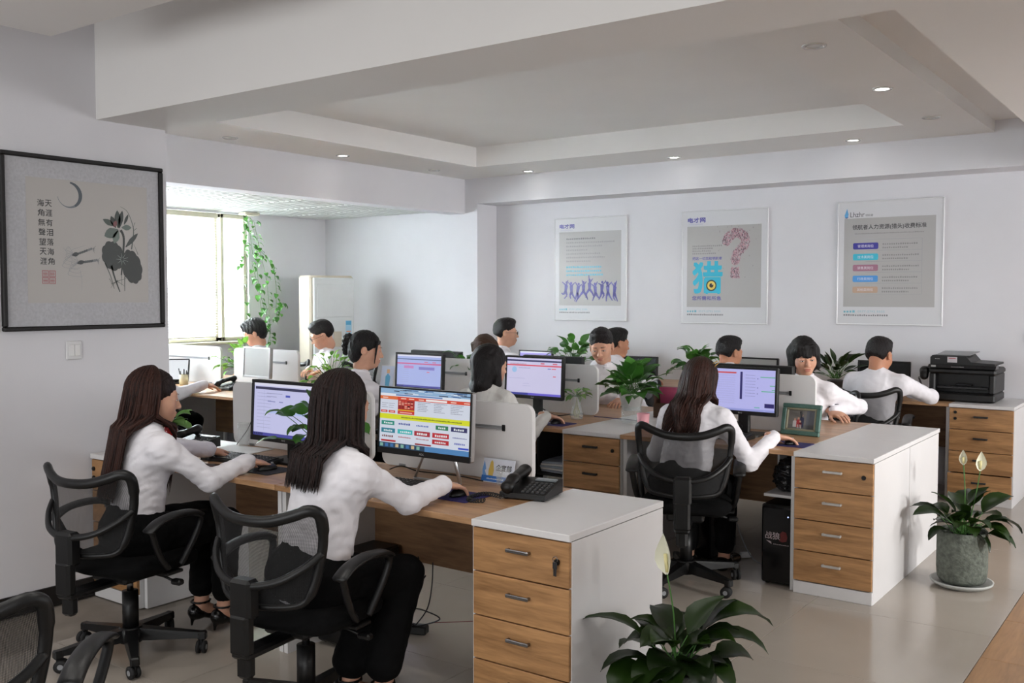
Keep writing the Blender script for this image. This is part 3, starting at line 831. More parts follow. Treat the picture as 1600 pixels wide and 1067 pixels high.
    tr.cap((-.07, 0, .535), (.07, 0, .535), .118 if not male else .125, k=.05); tr.cap((0, -.02, .56), (0, -.01, .62), .11, .105, k=.05, fl=((0, 1, 0), .8))
    shoes = []
    ft = feet or {1: (.10, .40), -1: (-.10, .36)}
    for s in (-1, 1):
        if not legs: break
        f = V3((ft[s][0], ft[s][1], .075 if not heels else .12)); hp = V3((s * .085, .02, .53))
        tl, sl = (.42, .43) if male else (thigh or .385, .40)
        kn, an = ik(hp, f, tl, sl, (ft[s][0] * .8, 1, .35))
        wl = 1.25 if heels == 'wide' else 1.
        tr.cap(hp, kn, .092, .070, k=.05); tr.cap(kn, an + V3((0, 0, .07)), .066, .055 * wl, k=.03)
        body.cap(hp, kn, .07, .05, k=.03); body.cap(kn, an, .045, .034, k=.02)
        toe = V3((f[0] + s * .01, f[1] + .145, .028))
        body.cap(an + V3((0, -.01, -.03)), toe * .6 + an * .4 + V3((0, 0, -.02)), .032, .026, k=.02)
        if shoe:
            sd = Solid(.006); hl = an + V3((0, -.035, -.045))
            if heels:
                sd.cap(hl, hl + V3((0, .01, -.01)), .034, .032, k=.01); sd.cap(hl + V3((0, -.012, -.02)), (hl[0], hl[1] - .018, .012), .012, .006, k=.01)
                sd.cap(hl + V3((0, .01, -.012)), toe + V3((0, -.05, -.004)), .026, .033, k=.02, fl=((0, 0, 1), .55)); sd.cap(toe + V3((0, -.05, -.004)), toe + V3((0, .03, -.008)), .036, .012, k=.02, fl=((0, 0, 1), .65))
                sd.cap(hl + V3((0, .02, .02)), toe, .03, .03, k=.01, sub=True) if False else None
                for i in range(10):
                    a0, a1 = 2 * math.pi * i / 10, 2 * math.pi * (i + 1) / 10
                    sd.cap(an + V3((.041 * math.cos(a0), .044 * math.sin(a0) - .005, -.002)), an + V3((.041 * math.cos(a1), .044 * math.sin(a1) - .005, -.002)), .0055, k=.004)
            else:
                sd.cap(hl + V3((0, 0, .01)), (f[0], f[1] + .02, .045), .042, .04, k=.02); sd.cap((f[0], f[1] + .02, .045), toe + V3((0, .02, .004)), .042, .034, k=.02, fl=((0, 0, 1), .85))
                sd.half((0, 0, .004), (0, 0, -1), (-1, -1, -.2), (1, 1.2, .03))
            shoes.append(sd.mesh())
    body.cap(nk + V3((0, -.015, -.05)), nt, .05 if male else .045, .049 if male else .044, k=.03)
    bv, bq = body.mesh()
    hp = head_parts(TH, fine, male)
    me = np_obj('person', [(bv, bq, 0)] + hp + parts, [sk, M_LIP, M_EYE, M_IRIS])
    me.matrix_world = Wm; tag(me, label, 'person')
    nz = waves(hseed * 3 + 1, .0026, 38, 8, (.9, .9, 1.2), True)
    shm = shirt or M_SHIRT
    sv, sq = shirt_s.mesh(noise=nz)
    so = np_obj('shirt', [(sv, sq, 0)], shm, me)
    # collar
    cs = Solid(.0055 if fine else .008)
    bx = np.cross((0, 1, 0), na); bx /= np.linalg.norm(bx); by = np.cross(na, bx); rr = .058 if male else .053
    def ring(a, u, e): return cc + bx * (rr + e) * math.cos(a) + by * (rr + e) * 1.06 * math.sin(a) + na * (u - .014 * math.sin(a))
    for i in range(18):
        a0, a1 = R(122 + 296 * i / 18), R(122 + 296 * (i + 1) / 18)
        cs.cap(ring(a0, .012, 0), ring(a1, .012, 0), .008, k=.006); cs.cap(ring(a0, -.010, .007), ring(a1, -.010, .007), .008, k=.008)
    cv, cq = cs.mesh(); np_obj('collar', [(cv, cq, 0)], shm, so)
    if legs:
        tv, tq = tr.mesh(noise=waves(hseed + 50, .003, 24, 6, ridge=True)); np_obj('trousers', [(tv, tq, 0)], M_TROUSER, me)
        for v, q in shoes: np_obj('shoe', [(v, q, 0)], M_SHOE, me)
    # hair
    hm = hairm or H_BLACK
    if hair == 'short':
        S = Solid(.0045)
        S.ell((0, -.020, .044), (.081, .100, .090), .01); S.ell((0, .030, .098), (.062, .056, .036), .025); S.ell((0, -.06, .0), (.070, .055, .075), .02)
        S.ell((0, .092, -.022), (.088, .052, .076), .012, sub=True); S.ell((0, .03, -.075), (.1, .07, .07), .015, sub=True)
        for s in (-1, 1): S.ell((s * .088, .012, -.02), (.018, .032, .04), .01, sub=True)
        S.half((0, 0, -.062), (0, -.45, -1), (-.12, -.16, -.2), (.12, .16, .05), k=.012)
        nzz = waves(hseed, .0016, 130, 10, (1, 1, .6), True)
        v, q = S.mesh(noise=nzz, T=TH); np_obj('hair', [(v, q, 0)], hm, me)
    elif hair == 'sideparted':
        S = Solid(.0045)
        S.ell((0, -.018, .046), (.084, .104, .092), .01); S.ell((.02, .045, .088), (.066, .058, .040), .02); S.ell((.05, .062, .05), (.034, .040, .045), .02); S.ell((0, -.06, .0), (.072, .056, .08), .02)
        S.ell((-.01, .105, -.022), (.08, .056, .068), .010, sub=True); S.ell((0, .03, -.085), (.1, .07, .07), .015, sub=True)
        v, q = S.mesh(noise=waves(hseed, .0034, 80, 9, (1, 1, .4), True), T=TH); np_obj('hair', [(v, q, 0)], hm, me)
    elif hair == 'bob':
        S = Solid(.0042 if fine else .0048)
        zb = spec.get('zb', -.10); zk = spec.get('zback', zb - .005)
        S.ell((0, -.016, .040), (.086, .106, .092), .01)
        for s in (-1, 1):
            S.cap((s * .070, -.01, .03), (s * .079, .012, zb + .02), .030, .022, k=.03); S.cap((s * .055, -.06, .02), (s * .058, -.055, zb), .044, .032, k=.03)
        S.cap((0, -.075, .02), (0, -.080, zk), .05, .040, k=.03); S.cap((-.04, -.07, zk + .02), (.04, -.07, zk + .02), .036, k=.03)
        S.ell((0, .118, -.050), (.066, .062, .105), .008, sub=True)
        if spec.get('fringe', 1):
            for i in range(7): xx = -.054 + .018 * i; S.cap((xx * .8, .068, .085), (xx, .092 - abs(xx) * .45, .022 + abs(xx) * .05), .015, .009, k=.007)
        v, q = S.mesh(noise=waves(hseed, .0022, 120, 9, (1, 1, .12), True), T=TH); np_obj('hair', [(v, q, 0)], hm, me)
    if hair in ('long', 'bun') or (spec and spec.get('strand')):
        S = Solid(.0045)
        S.ell((0, -.018, .036), (.082, .101, .092), .01); S.ell((0, -.06, -.01), (.074, .06, .085), .02)
        S.ell((0, .115, -.035), (.072, .066, .088), .010, sub=True); S.ell((0, .05, -.11), (.1, .09, .075), .015, sub=True)
        v, q = S.mesh(noise=waves(hseed, .002, 110, 8, (1, 1, .3), True), T=TH); P = [(v, q, 0)]
        if hair == 'bun':
            B = Solid(.0045); bx = spec['bun']
            B.ell(bx, (.040, .036, .05), .01); B.cap(V3(bx) * .6 + V3((0, -.04, .02)), bx, .03, k=.02); B.cap(V3(bx) + V3((0, -.01, -.03)), V3(bx) + V3((0, -.012, -.075)), .024, .016, k=.02)
            v, q = B.mesh(noise=waves(hseed + 5, .004, 90, 8, (1, 1, 1), True), T=TH); P.append((v, q, 0))
            for s in (-1, 1):
                L = Solid(.004); L.cap((s * .055, .072, .06), (s * .070, .070, -.02), .009, .006, k=.004); L.cap((s * .070, .070, -.02), (s * .064, .066, -.085), .006, .003, k=.004); v, q = L.mesh(T=TH); P.append((v, q, 0))
        else:
            by = spec.get('by', -.125)
            def bodyc(p, lay, lean=lean, side=side):
                # keep the locks outside the back, the shoulders and the chest
                z = p[2]; t = np.clip((z - .55) / .45, 0, 1.15); cy = lean * .8 * t; cx = side * .7 * t
                rx = .165 + .03 * np.clip((.95 - z) / .3, 0, 1) if z < 1.02 else .07; ry = .108 if z < 1.0 else .075
                rx += .008 * lay; ry += .010 + .012 * lay
                q0, q1 = (p[0] - cx) / rx, (p[1] - cy) / ry; L = math.hypot(q0, q1)
                if L < 1 and z < 1.06:
                    f = 1 / max(L, .25); k2 = min(1, (1.06 - z) / .06)
                    p = p.copy()
                    if abs(q0) < .8: p[1] = cy + (q1 if abs(q1) > .05 else -.05) / abs(q1 if abs(q1) > .05 else .05) * ry * math.sqrt(max(.05, 1 - q0 * q0)) * k2 + p[1] * (1 - k2) - cy * (1 - k2)
                    else: p[0] = cx + q0 * f * rx * k2 + (p[0] - cx) * (1 - k2)
                return p
            v, q = strands(TH, spec, bodyc, hseed); P.append((v, q, 0))
        np_obj('hair', P, hm, me)
    if extra: extra(me, TH)
    return me
def glasses(me, TH, colm=None):
    mb = MB(); T = Matrix(TH.tolist())
    for s in (-1, 1):
        pts = [(s * .032 + .020 * math.cos(a), .103, -.002 + .015 * math.sin(a)) for a in [2 * math.pi * i / 20 for i in range(20)]]
        mb.tube(pts, .0015, 6, closed=True, up=(0, 1, 0))
        mb.tube([(s * .052, .101, .002), (s * .076, .06, .004), (s * .083, .0, .004)], .0013, 5)
    mb.tube([(-.012, .104, .001), (0, .106, .003), (.012, .104, .001)], .0013, 5)
    mb.v = [tuple(T @ Vector(v)) for v in mb.v]
    mb.build('glasses', colm or M_BLACK, me)
# ================================================================== office chairs
def mesh_mat():
    m = bpy.data.materials.new('chair_back_mesh'); m.use_nodes = True; nt = m.node_tree; N = nt.nodes; L = nt.links
    b = N['Principled BSDF']; b.inputs['Base Color'].default_value = srgb('#0c0c0e'); b.inputs['Roughness'].default_value = .7
    tc = N.new('ShaderNodeTexCoord'); sp = N.new('ShaderNodeSeparateXYZ'); L.new(tc.outputs['Object'], sp.inputs[0])
    def wv(a, b_, f):
        ad = N.new('ShaderNodeMath'); ad.operation = 'ADD' if b_ > 0 else 'SUBTRACT'; L.new(sp.outputs['X'], ad.inputs[0]); L.new(sp.outputs['Z'], ad.inputs[1])
        mu = N.new('ShaderNodeMath'); mu.operation = 'MULTIPLY'; mu.inputs[1].default_value = f; L.new(ad.outputs[0], mu.inputs[0])
        si = N.new('ShaderNodeMath'); si.operation = 'SINE'; L.new(mu.outputs[0], si.inputs[0]); return si
    w1, w2 = wv(0, 1, 1100), wv(0, -1, 1100)
    mu = N.new('ShaderNodeMath'); mu.operation = 'MULTIPLY'; L.new(w1.outputs[0], mu.inputs[0]); L.new(w2.outputs[0], mu.inputs[1])
    mr = N.new('ShaderNodeMapRange'); mr.inputs[1].default_value = -.25; mr.inputs[2].default_value = .1; mr.inputs[3].default_value = .12; mr.inputs[4].default_value = 1.
    L.new(mu.outputs[0], mr.inputs[0]); L.new(mr.outputs[0], b.inputs['Alpha'])
    MATS['chair_back_mesh'] = m; return m
M_MESH = mesh_mat()
M_SEATP = mat('chair_black_plastic', '#0c0c0d', .4, var=.12, vscale=25, bump=.06, bscale=350)
def chair_proto():
    t = bpy.data.objects.new('office_chair', None); COL.objects.link(t)
    yb = lambda x: -.275 + .10 * (x / .24) ** 2
    yz = lambda x, z: yb(x) - .10 * (z - .6) ** 2 * 2 - (.02 if z > .8 else 0) * (z - .8) * 10
    half = [(0, .848), (.09, .853), (.165, .875), (.212, .893), (.238, .878), (.240, .83), (.234, .76), (.222, .68), (.204, .60), (.172, .548), (.09, .535), (0, .533)]
    loop = half + [(-x, z) for x, z in half[-2:0:-1]]
    P = smooth_path([(x, yz(x, z), z) for x, z in loop], 4, True)
    rad = []
    for p in P: rad.append(.0215 if p.z > .80 else (.018 if p.z > .58 else .013))
    mb = MB(); mb.tube(P, rad, 10, closed=True, flat=.8, up=(0, 1, 0)); mb.build('back_frame', M_SEATP, t)
    # woven mesh panel inside the frame
    mb = MB(); nx, nz = 14, 12; v = []; f = []
    def edge(z):
        best = .2
        for (x0, z0), (x1, z1) in zip(half[4:], half[5:]):
            if z1 <= z <= z0 and z0 != z1: best = x0 + (x1 - x0) * (z0 - z) / (z0 - z1)
        return best
    for k in range(nz + 1):
        for i in range(nx + 1):
            z = .545 + (.872 - .545) * k / nz; xe = edge(min(max(z, .55), .876)); x = -xe + 2 * xe * i / nx
            if k == nz:
                zz = np.interp(abs(x), [h[0] for h in half[:4]], [h[1] for h in half[:4]]); z = min(z, float(zz))
            elif k == nz - 1: z = min(z, .842)
            v.append((x, yz(x, z) - .002, z))
    for k in range(nz):
        for i in range(nx): a = k * (nx + 1) + i; f.append((a, a + 1, a + nx + 2, a + nx + 1))
    mb.add(v, f, 0, True); mb.build('mesh_back', M_MESH, t)
    # lumbar bar and spine
    pts = [(-.236, yz(.236, .74) - .01, .735), (-.20, yz(.2, .70) - .035, .69), (-.12, yz(.12, .65) - .05, .64), (0, yz(0, .62) - .055, .622), (.12, yz(.12, .65) - .05, .64), (.20, yz(.2, .70) - .035, .69), (.236, yz(.236, .74) - .01, .735)]
    mb = MB(); mb.tube(smooth_path(pts, 5), .0145, 8, flat=.75, up=(0, 1, 0)); mb.build('lumbar_bar', M_SEATP, t)
    mb = MB(); mb.rbox(-.047, .047, -.345, -.285, .50, .645, .012); mb.rbox(-.042, .042, -.352, -.305, .37, .52, .012); mb.rbox(-.04, .04, -.345, -.05, .355, .385, .01); mb.rbox(-.03, .03, -.335, -.285, .28, .37, .014); mb.build('back_support', M_SEATP, t)
    # seat
    S = Solid(.009); S.cap((-.16, -.12, .447), (-.16, .13, .447), .07, k=.05, fl=((0, 0, 1), .55)); S.cap((.16, -.12, .447), (.16, .13, .447), .07, k=.05, fl=((0, 0, 1), .55)); S.ell((0, 0, .445), (.235, .235, .042), .04); S.ell((0, .16, .44), (.2, .08, .04), .04)
    vv, q = S.mesh(); np_obj('seat', [(vv, q, 0)], M_BLACKFAB, t)
    mb = MB(); mb.rbox(-.10, .10, -.12, .10, .365, .415, .012); mb.build('seat_mechanism', M_SEATP, t)
    mb = MB(); mb.tube([(.08, .03, .385), (.17, .03, .38), (.23, .03, .365)], .006, 8); mb.rbox(.22, .275, .012, .048, .352, .378, .008); mb.build('lever', M_SEATP, t)
    for s in (-1, 1):
        lp = smooth_path([(s * .245, -.02, .44), (s * .262, -.075, .50), (s * .275, -.125, .60), (s * .28, -.135, .645), (s * .28, -.06, .672), (s * .28, .06, .672), (s * .278, .135, .645), (s * .268, .12, .57), (s * .25, .07, .47), (s * .245, .05, .44)], 5)
        mb = MB(); mb.tube(lp, [.013] * len(lp), 8, flat=1.25, up=(1, 0, 0)); ar = mb.build('armrest', M_SEATP, t)
        pad = smooth_path([(s * .28, -.165, .632), (s * .28, -.10, .668), (s * .28, .0, .684), (s * .28, .09, .676), (s * .279, .135, .655)], 5)
        mb = MB(); mb.tube(pad, [.018] + [.033] * (len(pad) - 2) + [.02], 10, flat=.36, up=(0, 0, 1)); mb.build('arm_pad', M_SEATP, ar)
        mb = MB(); a, b = sorted((s * .10, s * .255)); mb.rbox(a, b, -.03, .06, .405, .42, .004); mb.build('arm_bracket', M_SEATP, t)
    mb = MB(); mb.cyl((0, 0, .10), (0, 0, .30), .034, n=20); mb.cyl((0, 0, .30), (0, 0, .37), .014, n=14, mi=1); mb.build('gas_lift', [M_SEATP, M_CHROME], t)
    mb = MB(); mb.lathe([(.05, .065), (.055, .075), (.055, .125), (.045, .135)], 20)
    for k in range(5):
        a = R(90 + 72 * k + 14); c, s_ = math.cos(a), math.sin(a); T = Matrix.Rotation(a, 4, 'Z')
        v = [(.03, -.032, .075), (.03, .032, .075), (.03, .026, .132), (.03, -.026, .132), (.305, -.018, .072), (.305, .018, .072), (.305, .014, .096), (.305, -.014, .096)]
        mb.add(v, [(0, 1, 2, 3), (7, 6, 5, 4), (0, 4, 5, 1), (1, 5, 6, 2), (2, 6, 7, 3), (3, 7, 4, 0)], 0, False, T)
        mb.rbox(.285, .322, -.019, .019, .06, .098, .006, T=T)
    mb.build('star_base', M_SEATP, t)
    for k in range(5):
        a = R(90 + 72 * k + 14); c, s_ = math.cos(a), math.sin(a)
        mb = MB(); T = Matrix.Translation((c * .303, s_ * .303, 0)) @ Matrix.Rotation(a + .6 + k, 4, 'Z')
        for q in (-1, 1):
            W = T @ Matrix.Translation((.012, q * .013, .029)) @ Matrix.Rotation(R(90), 4, 'X')
            mb.lathe([(.018, -.0085), (.0285, -.006), (.0285, .006), (.018, .0085)], 18, T=W); mb.lathe([(.012, -.0095), (.012, .0095)], 12, 1, T=W)
        mb.rbox(-.008, .02, -.004, .004, .02, .066, .002, T=T)
        mb.build('caster', [M_RUBBER, M_GREY], t)
    return t
CH = chair_proto()
tag(CH, 'black mesh chair of the woman in the long brown hair at the picture wall', 'office chair', 'black mesh office chairs')
CH.scale = (1, 1, .95); CH.location = (-3.82, 2.42, 0); CH.rotation_euler = (0, 0, R(10))
CHN = [(-2.70, 2.42, 8, 'black mesh chair of the woman at the colourful monitor'),
       (-2.64, 1.24, 40, 'black mesh chair cut off at the lower left corner'),
       (-2.32, 4.80, 22, 'black mesh chair of the woman with the gold hair clip'),
       (-3.72, 4.72, 0, 'black mesh chair of the woman in the striped blouse'),
       (-4.75, 4.62, -6, 'black mesh chair of the woman with the hair bun'),
       (-7.15, 4.75, -20, 'black chair of the person reaching for the alcove phone'),
       (-2.12, 7.46, 8, 'black mesh chair of the man beside the printer'),
       (-3.30, 7.46, 0, 'black chair of the man left of the fringe-haired woman'),
       (-4.36, 7.46, 0, 'black chair of the man half hidden behind the facing man'),
       (-5.6, 7.46, 0, 'black chair of the man under the leftmost poster'),
       (-2.25, 6.62, 180, 'black chair of the woman with the black fringe'),
       (-3.78, 6.62, 180, 'black chair of the man facing us'),
       (-4.87, 6.62, 180, 'black chair of the brown-haired woman behind the monitor'),
       (-6.86, 6.66, 180, 'black chair of the man in glasses looking down'),
       (-7.82, 6.66, 180, 'black chair of the man with the side parting')]
for k, (x, y, a, l) in enumerate(CHN):
    o = dup(CH, (x, y, 0), R(a), l)
    if k > 1: o.scale = (1, 1, 1)
    if k == 1: o.scale = (1, 1, .93)
# ================================================================== the people in their places
PI = math.pi
# A: woman at the picture wall, long reddish hair over her back
A = person('woman in white blouse with long reddish-brown hair, typing at the picture wall', -3.83, 2.45, R(-8), (-3.62, 3.00, .775), (-4.06, 3.10, .775), lean=.06, side=.02, head=(-20, -6, 0), hz=-.045, fine=True,
           hair='long', hairm=H_RED, hseed=3, spec=dict(zend=.72, n=1000, face=76, sweep=(-.16, -.14)), heels=True, feet={1: (.02, .42), -1: (-.12, .38)})
# B: woman with her back to us at the colourful monitor
B = person('woman in white shirt with straight black hair, back to us at the colourful monitor', -2.69, 2.43, R(-6), (-2.50, 3.06, .785), (-3.0, 3.02, .775), lean=.11, side=.02, head=(-2, -10, 0), hz=-.01, fine=True,
           hair='long', hairm=H_BROWN, hseed=5, spec=dict(zend=.90, n=1000, face=62, sweep=(-.02, -.02), taper=.85), heels='wide', feet={1: (.16, .22), -1: (.04, .16)}, wide=1.12, thigh=.33, hem=.45)
# E: woman with the gold clip
def clip(me, TH):
    mb = MB(); T = Matrix(TH.tolist()) @ Matrix.Translation((.068, -.052, .100)) @ Matrix.Rotation(R(48), 4, 'Y') @ Matrix.Rotation(R(25), 4, 'X')
    mb.tube([(-.012, 0, -.03), (-.006, 0, .03), (.006, 0, .03), (.012, 0, -.03)], .003, 6, closed=True); mb.rbox(-.014, .014, -.003, .003, -.038, -.028, .001)
    mb.v = [tuple(T @ Vector(v)) for v in mb.v]
    mb.build('hair_clip', mat('gold_clip', '#c9a25a', .3, metal=.8, var=.05), me)
Ew = person('woman in white shirt with wavy brown hair and a gold hair clip', -2.34, 4.78, R(4), (-1.90, 5.18, .775), (-2.62, 5.2, .775), lean=.08, side=.05, head=(10, -14, 6), hz=-.07, fine=True,
            hair='long', hairm=H_RED, hseed=8, spec=dict(zend=.85, n=900, face=58, sweep=(-.16, -.06), wavy=.014), extra=clip)
Dw = person('woman in striped white blouse with a black shoulder-length bob', -3.68, 4.74, R(0), (-3.40, 5.16, .785), (-3.95, 5.2, .775), lean=.06, head=(-22, -6, 0), hz=-.03, hair='bob', hairm=H_BLACK, hseed=4, spec=dict(zb=-.13, zback=-.15, fringe=0), shirt=M_SHIRT2, wide=1.02)
Cw = person('woman in white blouse with her hair in a bun, turned towards the screen', -4.62, 4.56, R(-25), (-4.35, 5.15, .775), (-4.8, 5.15, .775), lean=.07, head=(-28, -6, 0), hz=.045, hair='bun', hairm=H_BLACK, hseed=6, spec=dict(bun=(-.02, -.125, .045)))
# facing us
Fm = person('man in white shirt facing us over the middle partition', -3.80, 6.54, PI + R(6), (-3.86, 6.25, .775), (-3.56, 6.19, .775), lean=.16, head=(14, -16, 0), hz=.02, male=True, hair='short', hseed=2, fine=True)
Gw = person('woman with black fringe and bob facing us beside the picture frame', -2.25, 6.52, PI + R(8), (-2.45, 6.25, .775), (-1.98, 6.36, .775), lean=.14, head=(24, -12, 0), hz=.0, hair='bob', hairm=H_BLACK, hseed=9, spec=dict(zb=-.085), fine=True)
Hw = person('brown-haired woman hidden behind the woman in the striped blouse', -4.90, 6.50, PI, (-5.0, 6.2, .775), (-4.75, 6.2, .775), lean=.12, head=(0, -18, 0), hz=-.05, hair='bob', hairm=H_LIGHT, hseed=10, spec=dict(zb=-.12))
# row along the poster wall
def far(label, x, y, yaw, seed, **k):
    return person(label, x, y, R(yaw), (x + .2, 8.0, .775), (x - .12, 8.0, .775), male=True, hair='short', hseed=seed, **k)
Im = far('man in white shirt with glasses turned right under the leftmost poster', -5.60, 7.46, -20, 11, lean=.07, head=(-38, 0, 0), hz=.045, extra=glasses)
Jm = far('man half hidden behind the facing man, dark hair', -4.36, 7.46, -5, 12, lean=.08, head=(-30, -6, 0), hz=-.025, skin=M_SKIN2)
Km = far('man in white shirt seen from behind left of the fringe-haired woman', -3.30, 7.46, -10, 13, lean=.08, head=(-18, -10, 0), hz=-.07, skin=M_SKIN2)
Lm = person('man in white shirt leaning on the far desk beside the printer', -2.12, 7.44, R(-4), (-2.02, 8.0, .785), (-2.30, 8.0, .775), lean=.14, side=.02, head=(-12, -16, 0), hz=-.05, male=True, hair='short', hseed=14, skin=M_SKIN2, elbow_r=(1, .1, -.35), hand_yaw=(35, 0))
# alcove
Mm = person('man in glasses looking down at his hands in front of the tall cabinet', -6.86, 6.56, PI + R(-25), (-6.98, 6.28, .84), (-6.84, 6.26, .84), lean=.10, head=(-10, -24, 0), hz=.03, male=True, hair='short', hseed=15, extra=glasses)
Nm = person('man with side-parted black hair behind the silver monitor', -7.82, 6.56, PI + R(-20), (-7.95, 6.25, .775), (-7.6, 6.2, .775), lean=.12, head=(-22, -18, 0), hz=.03, male=True, hair='sideparted', hseed=16)
Om = person('person in white sleeve reaching for the phone on the alcove desk', -7.30, 4.72, R(-25), (-6.93, 5.22, .785), (-7.55, 5.15, .775), lean=.08, hair='short', male=True, hseed=17, head=(-10, -10, 0))
# ================================================================== desk things
RX90 = Matrix.Rotation(R(90), 4, 'X')
def monitor(label, x, y, z0, z1, w, content=None, yaw=0., bez=.014, tilt=-3., bm=None, stand='plain', zb=.75, chin=.02, sm=None, logo=None, sm_mat=None, backm=None):
    """monitor facing -y; z0..z1 is the span of its casing"""
    h = z1 - z0; t = thing('monitor', label, 'monitor', (x, y, zb), R(yaw), group='desktop monitors')
    bm = bm or M_BLACK; T = Matrix.Translation((0, 0, (z0 + z1) / 2 - zb)) @ Matrix.Rotation(R(tilt), 4, 'X')
    hw, hh = w / 2, h / 2
    mb = MB(); mb.rbox(-hw, hw, .0, .030, -hh, hh, .006, T=T); mb.rbox(-hw * .7, hw * .7, .028, .052, -hh * .7, hh * .65, .015, T=T); body = mb.build('casing', backm or bm, t)
    mb = MB()
    for a, b, c, d in ((-hw, hw, hh - bez, hh), (-hw, hw, -hh, -hh + chin), (-hw, -hw + bez, -hh + chin, hh - bez), (hw - bez, hw, -hh + chin, hh - bez)): mb.rbox(a, b, -.008, .002, c, d, .002, T=T)
    bz = mb.build('bezel', bm, t)
    mb = MB(); sw, s_h = 2 * (hw - bez), 2 * hh - bez - chin
    W = T @ Matrix.Translation((-hw + bez, -.001, -hh + chin)) @ RX90
    if content:
        pr = MB(); content(pr, sw, s_h); pr.v = [tuple(W @ Vector(v)) for v in pr.v]; pr.build('screen', sm_mat or M_SCREEN, t)
    else:
        mb.box(-hw + bez, hw - bez, -.002, .001, -hh + chin, hh - bez, T=T); mb.build('screen', sm or M_BLACKG, t)
    if logo:
        pr = MB(); put_text(pr, logo, 0, 0, h=chin * .34, col='#c8c8c8'); wd_ = max(v[0] for v in pr.v)
        W2 = T @ Matrix.Translation((-wd_ / 2, -.0085, -hh + chin * .33)) @ RX90; pr.v = [tuple(W2 @ Vector(v)) for v in pr.v]; pr.build('lettering', M_PRINT, t)
    zc = z0 - zb
    mb = MB()
    if stand == 'slim':
        for s in (-1, 1):
            mb.tube([(s * .04 + .05, .06, zc + .12), (s * .13 + .05, .03, .012)], .010, 6, flat=.5)
        mb.tube([(-.08, .03, .010), (.18, .03, .010)], .012, 8, flat=.5); mb.build('stand', M_SILVER, t)
    else:
        mb.rbox(-.035, .035, .035, .065, .01, zc + .16, .006); mb.build('stand', bm, t)
        mb = MB(); mb.poly(rrect(-.12, -.06, .12, .12, .04), 0, .012); mb.build('base', bm, t)
    return t
def UV(mb, w, h, u0, v0, u1, v1, col, z=.0004): mb.rect2(u0 * w, (1 - v1) * h, u1 * w, (1 - v0) * h, col, z)
def scrB(mb, w, h):
    r = random.Random(2); U = lambda *a, **k: UV(mb, w, h, *a, **k)
    U(0, 0, 1, 1, '#d6dcea', z=0)
    U(0, 0, 1, .085, '#8fb3d6')
    for i in range(26): a = r.random() * .9; b = r.random() * .07; U(a, b, a + r.uniform(.03, .12), b + .014, r.choice(['#3d5f8f', '#dfe9f4', '#4a6fa8', '#b8cde2', '#23304a']), z=.0006)
    U(0, .085, 1, .125, '#e4e9f2'); U(.18, .092, .7, .116, '#5f86bd', z=.0006)
    U(0, .13, 1, .185, '#d8452a'); U(0, .13, .2, .185, '#e0703a', z=.0006); U(.52, .142, .75, .174, '#f3f0f0', z=.0008)
    for a in (.03, .24, .33, .44, .79, .93): U(a, .15, a + .06, .168, '#f0c8b8', z=.001)
    U(.205, .185, .395, .42, '#a82420')
    for k in range(5):
        for j in range(5): U(.215 + j * .034, .20 + k * .026, .24 + j * .034, .218 + k * .026, r.choice(['#e6a08a', '#7a1512', '#d84a38', '#2d0d0c']), z=.0006)
    U(.205, .345, .395, .362, '#e9b722', z=.0008); U(.205, .365, .395, .42, '#cf2f2b', z=.0008); U(.23, .385, .37, .402, '#f0b8a8', z=.001)
    for a in (.0, .09): U(a + .01, .37, a + .085, .41, '#d23a30'); U(a + .025, .383, a + .07, .397, '#f3cdc4', z=.0008)
    for a in (.02, .1): fine_rows(mb, a * w, .74 * h, .07 * w, .012 * h, '#8a8a98', 3, int(a * 100), 2.8)
    for a in (.43, .61, .79): fine_rows(mb, a * w, .79 * h, .14 * w, .013 * h, '#7d8090', 6, int(a * 100), 2.1)
    U(0, .43, 1, .515, '#d9de23'); fine_rows(mb, .25 * w, .515 * h, .66 * w, .022 * h, '#4f5a1c', 1, 8, z=.0008)
    logos = [(.02, .55, .17, .62, '#2d8f7f'), (.635, .55, .77, .62, '#2f7d58'), (.80, .55, .97, .625, '#2a2a62'), (.02, .675, .18, .75, '#2f7f95'), (.21, .675, .38, .75, '#37b4b6'), (.40, .675, .575, .755, '#a82736'), (.60, .675, .78, .755, '#bd2735'), (.60, .785, .78, .86, '#b52430'),
             (.02, .87, .19, .90, '#b3262c'), (.41, .88, .59, .905, '#8f1f28'), (.88, .87, .99, .90, '#3a4fc4')]
    for i, (a, b, c, d, col) in enumerate(logos):
        U(a, b, c, d, col)
        if d - b > .05: fine_rows(mb, (a + .03) * w, (1 - d + .02) * h, (c - a - .05) * w, (d - b) * .45 * h, '#e8eef0', 1, i, z=.0008)
    for i, (a, b, c, hh, col) in enumerate([(.22, .60, .13, .035, '#3a4a9a'), (.42, .60, .14, .028, '#4a62b0'), (.03, .825, .14, .035, '#7a4a4a'), (.22, .815, .14, .022, '#b04848'), (.42, .815, .14, .02, '#b06060'), (.82, .73, .15, .018, '#5a5a9a'), (.84, .83, .12, .03, '#5a62b4')]):
        fine_rows(mb, a * w, (1 - b) * h, c * w, hh * h, col, 1, 30 + i)
    U(0, .915, 1, 1, '#4d83b8'); U(0, .915, .52, 1, '#24425e', z=.0006)
    for i in range(8): U(.01 + i * .06, .93, .045 + i * .06, .985, r.choice(['#7fb0a0', '#d8d8e0', '#3b6ea8', '#c9b28a']), z=.0008)
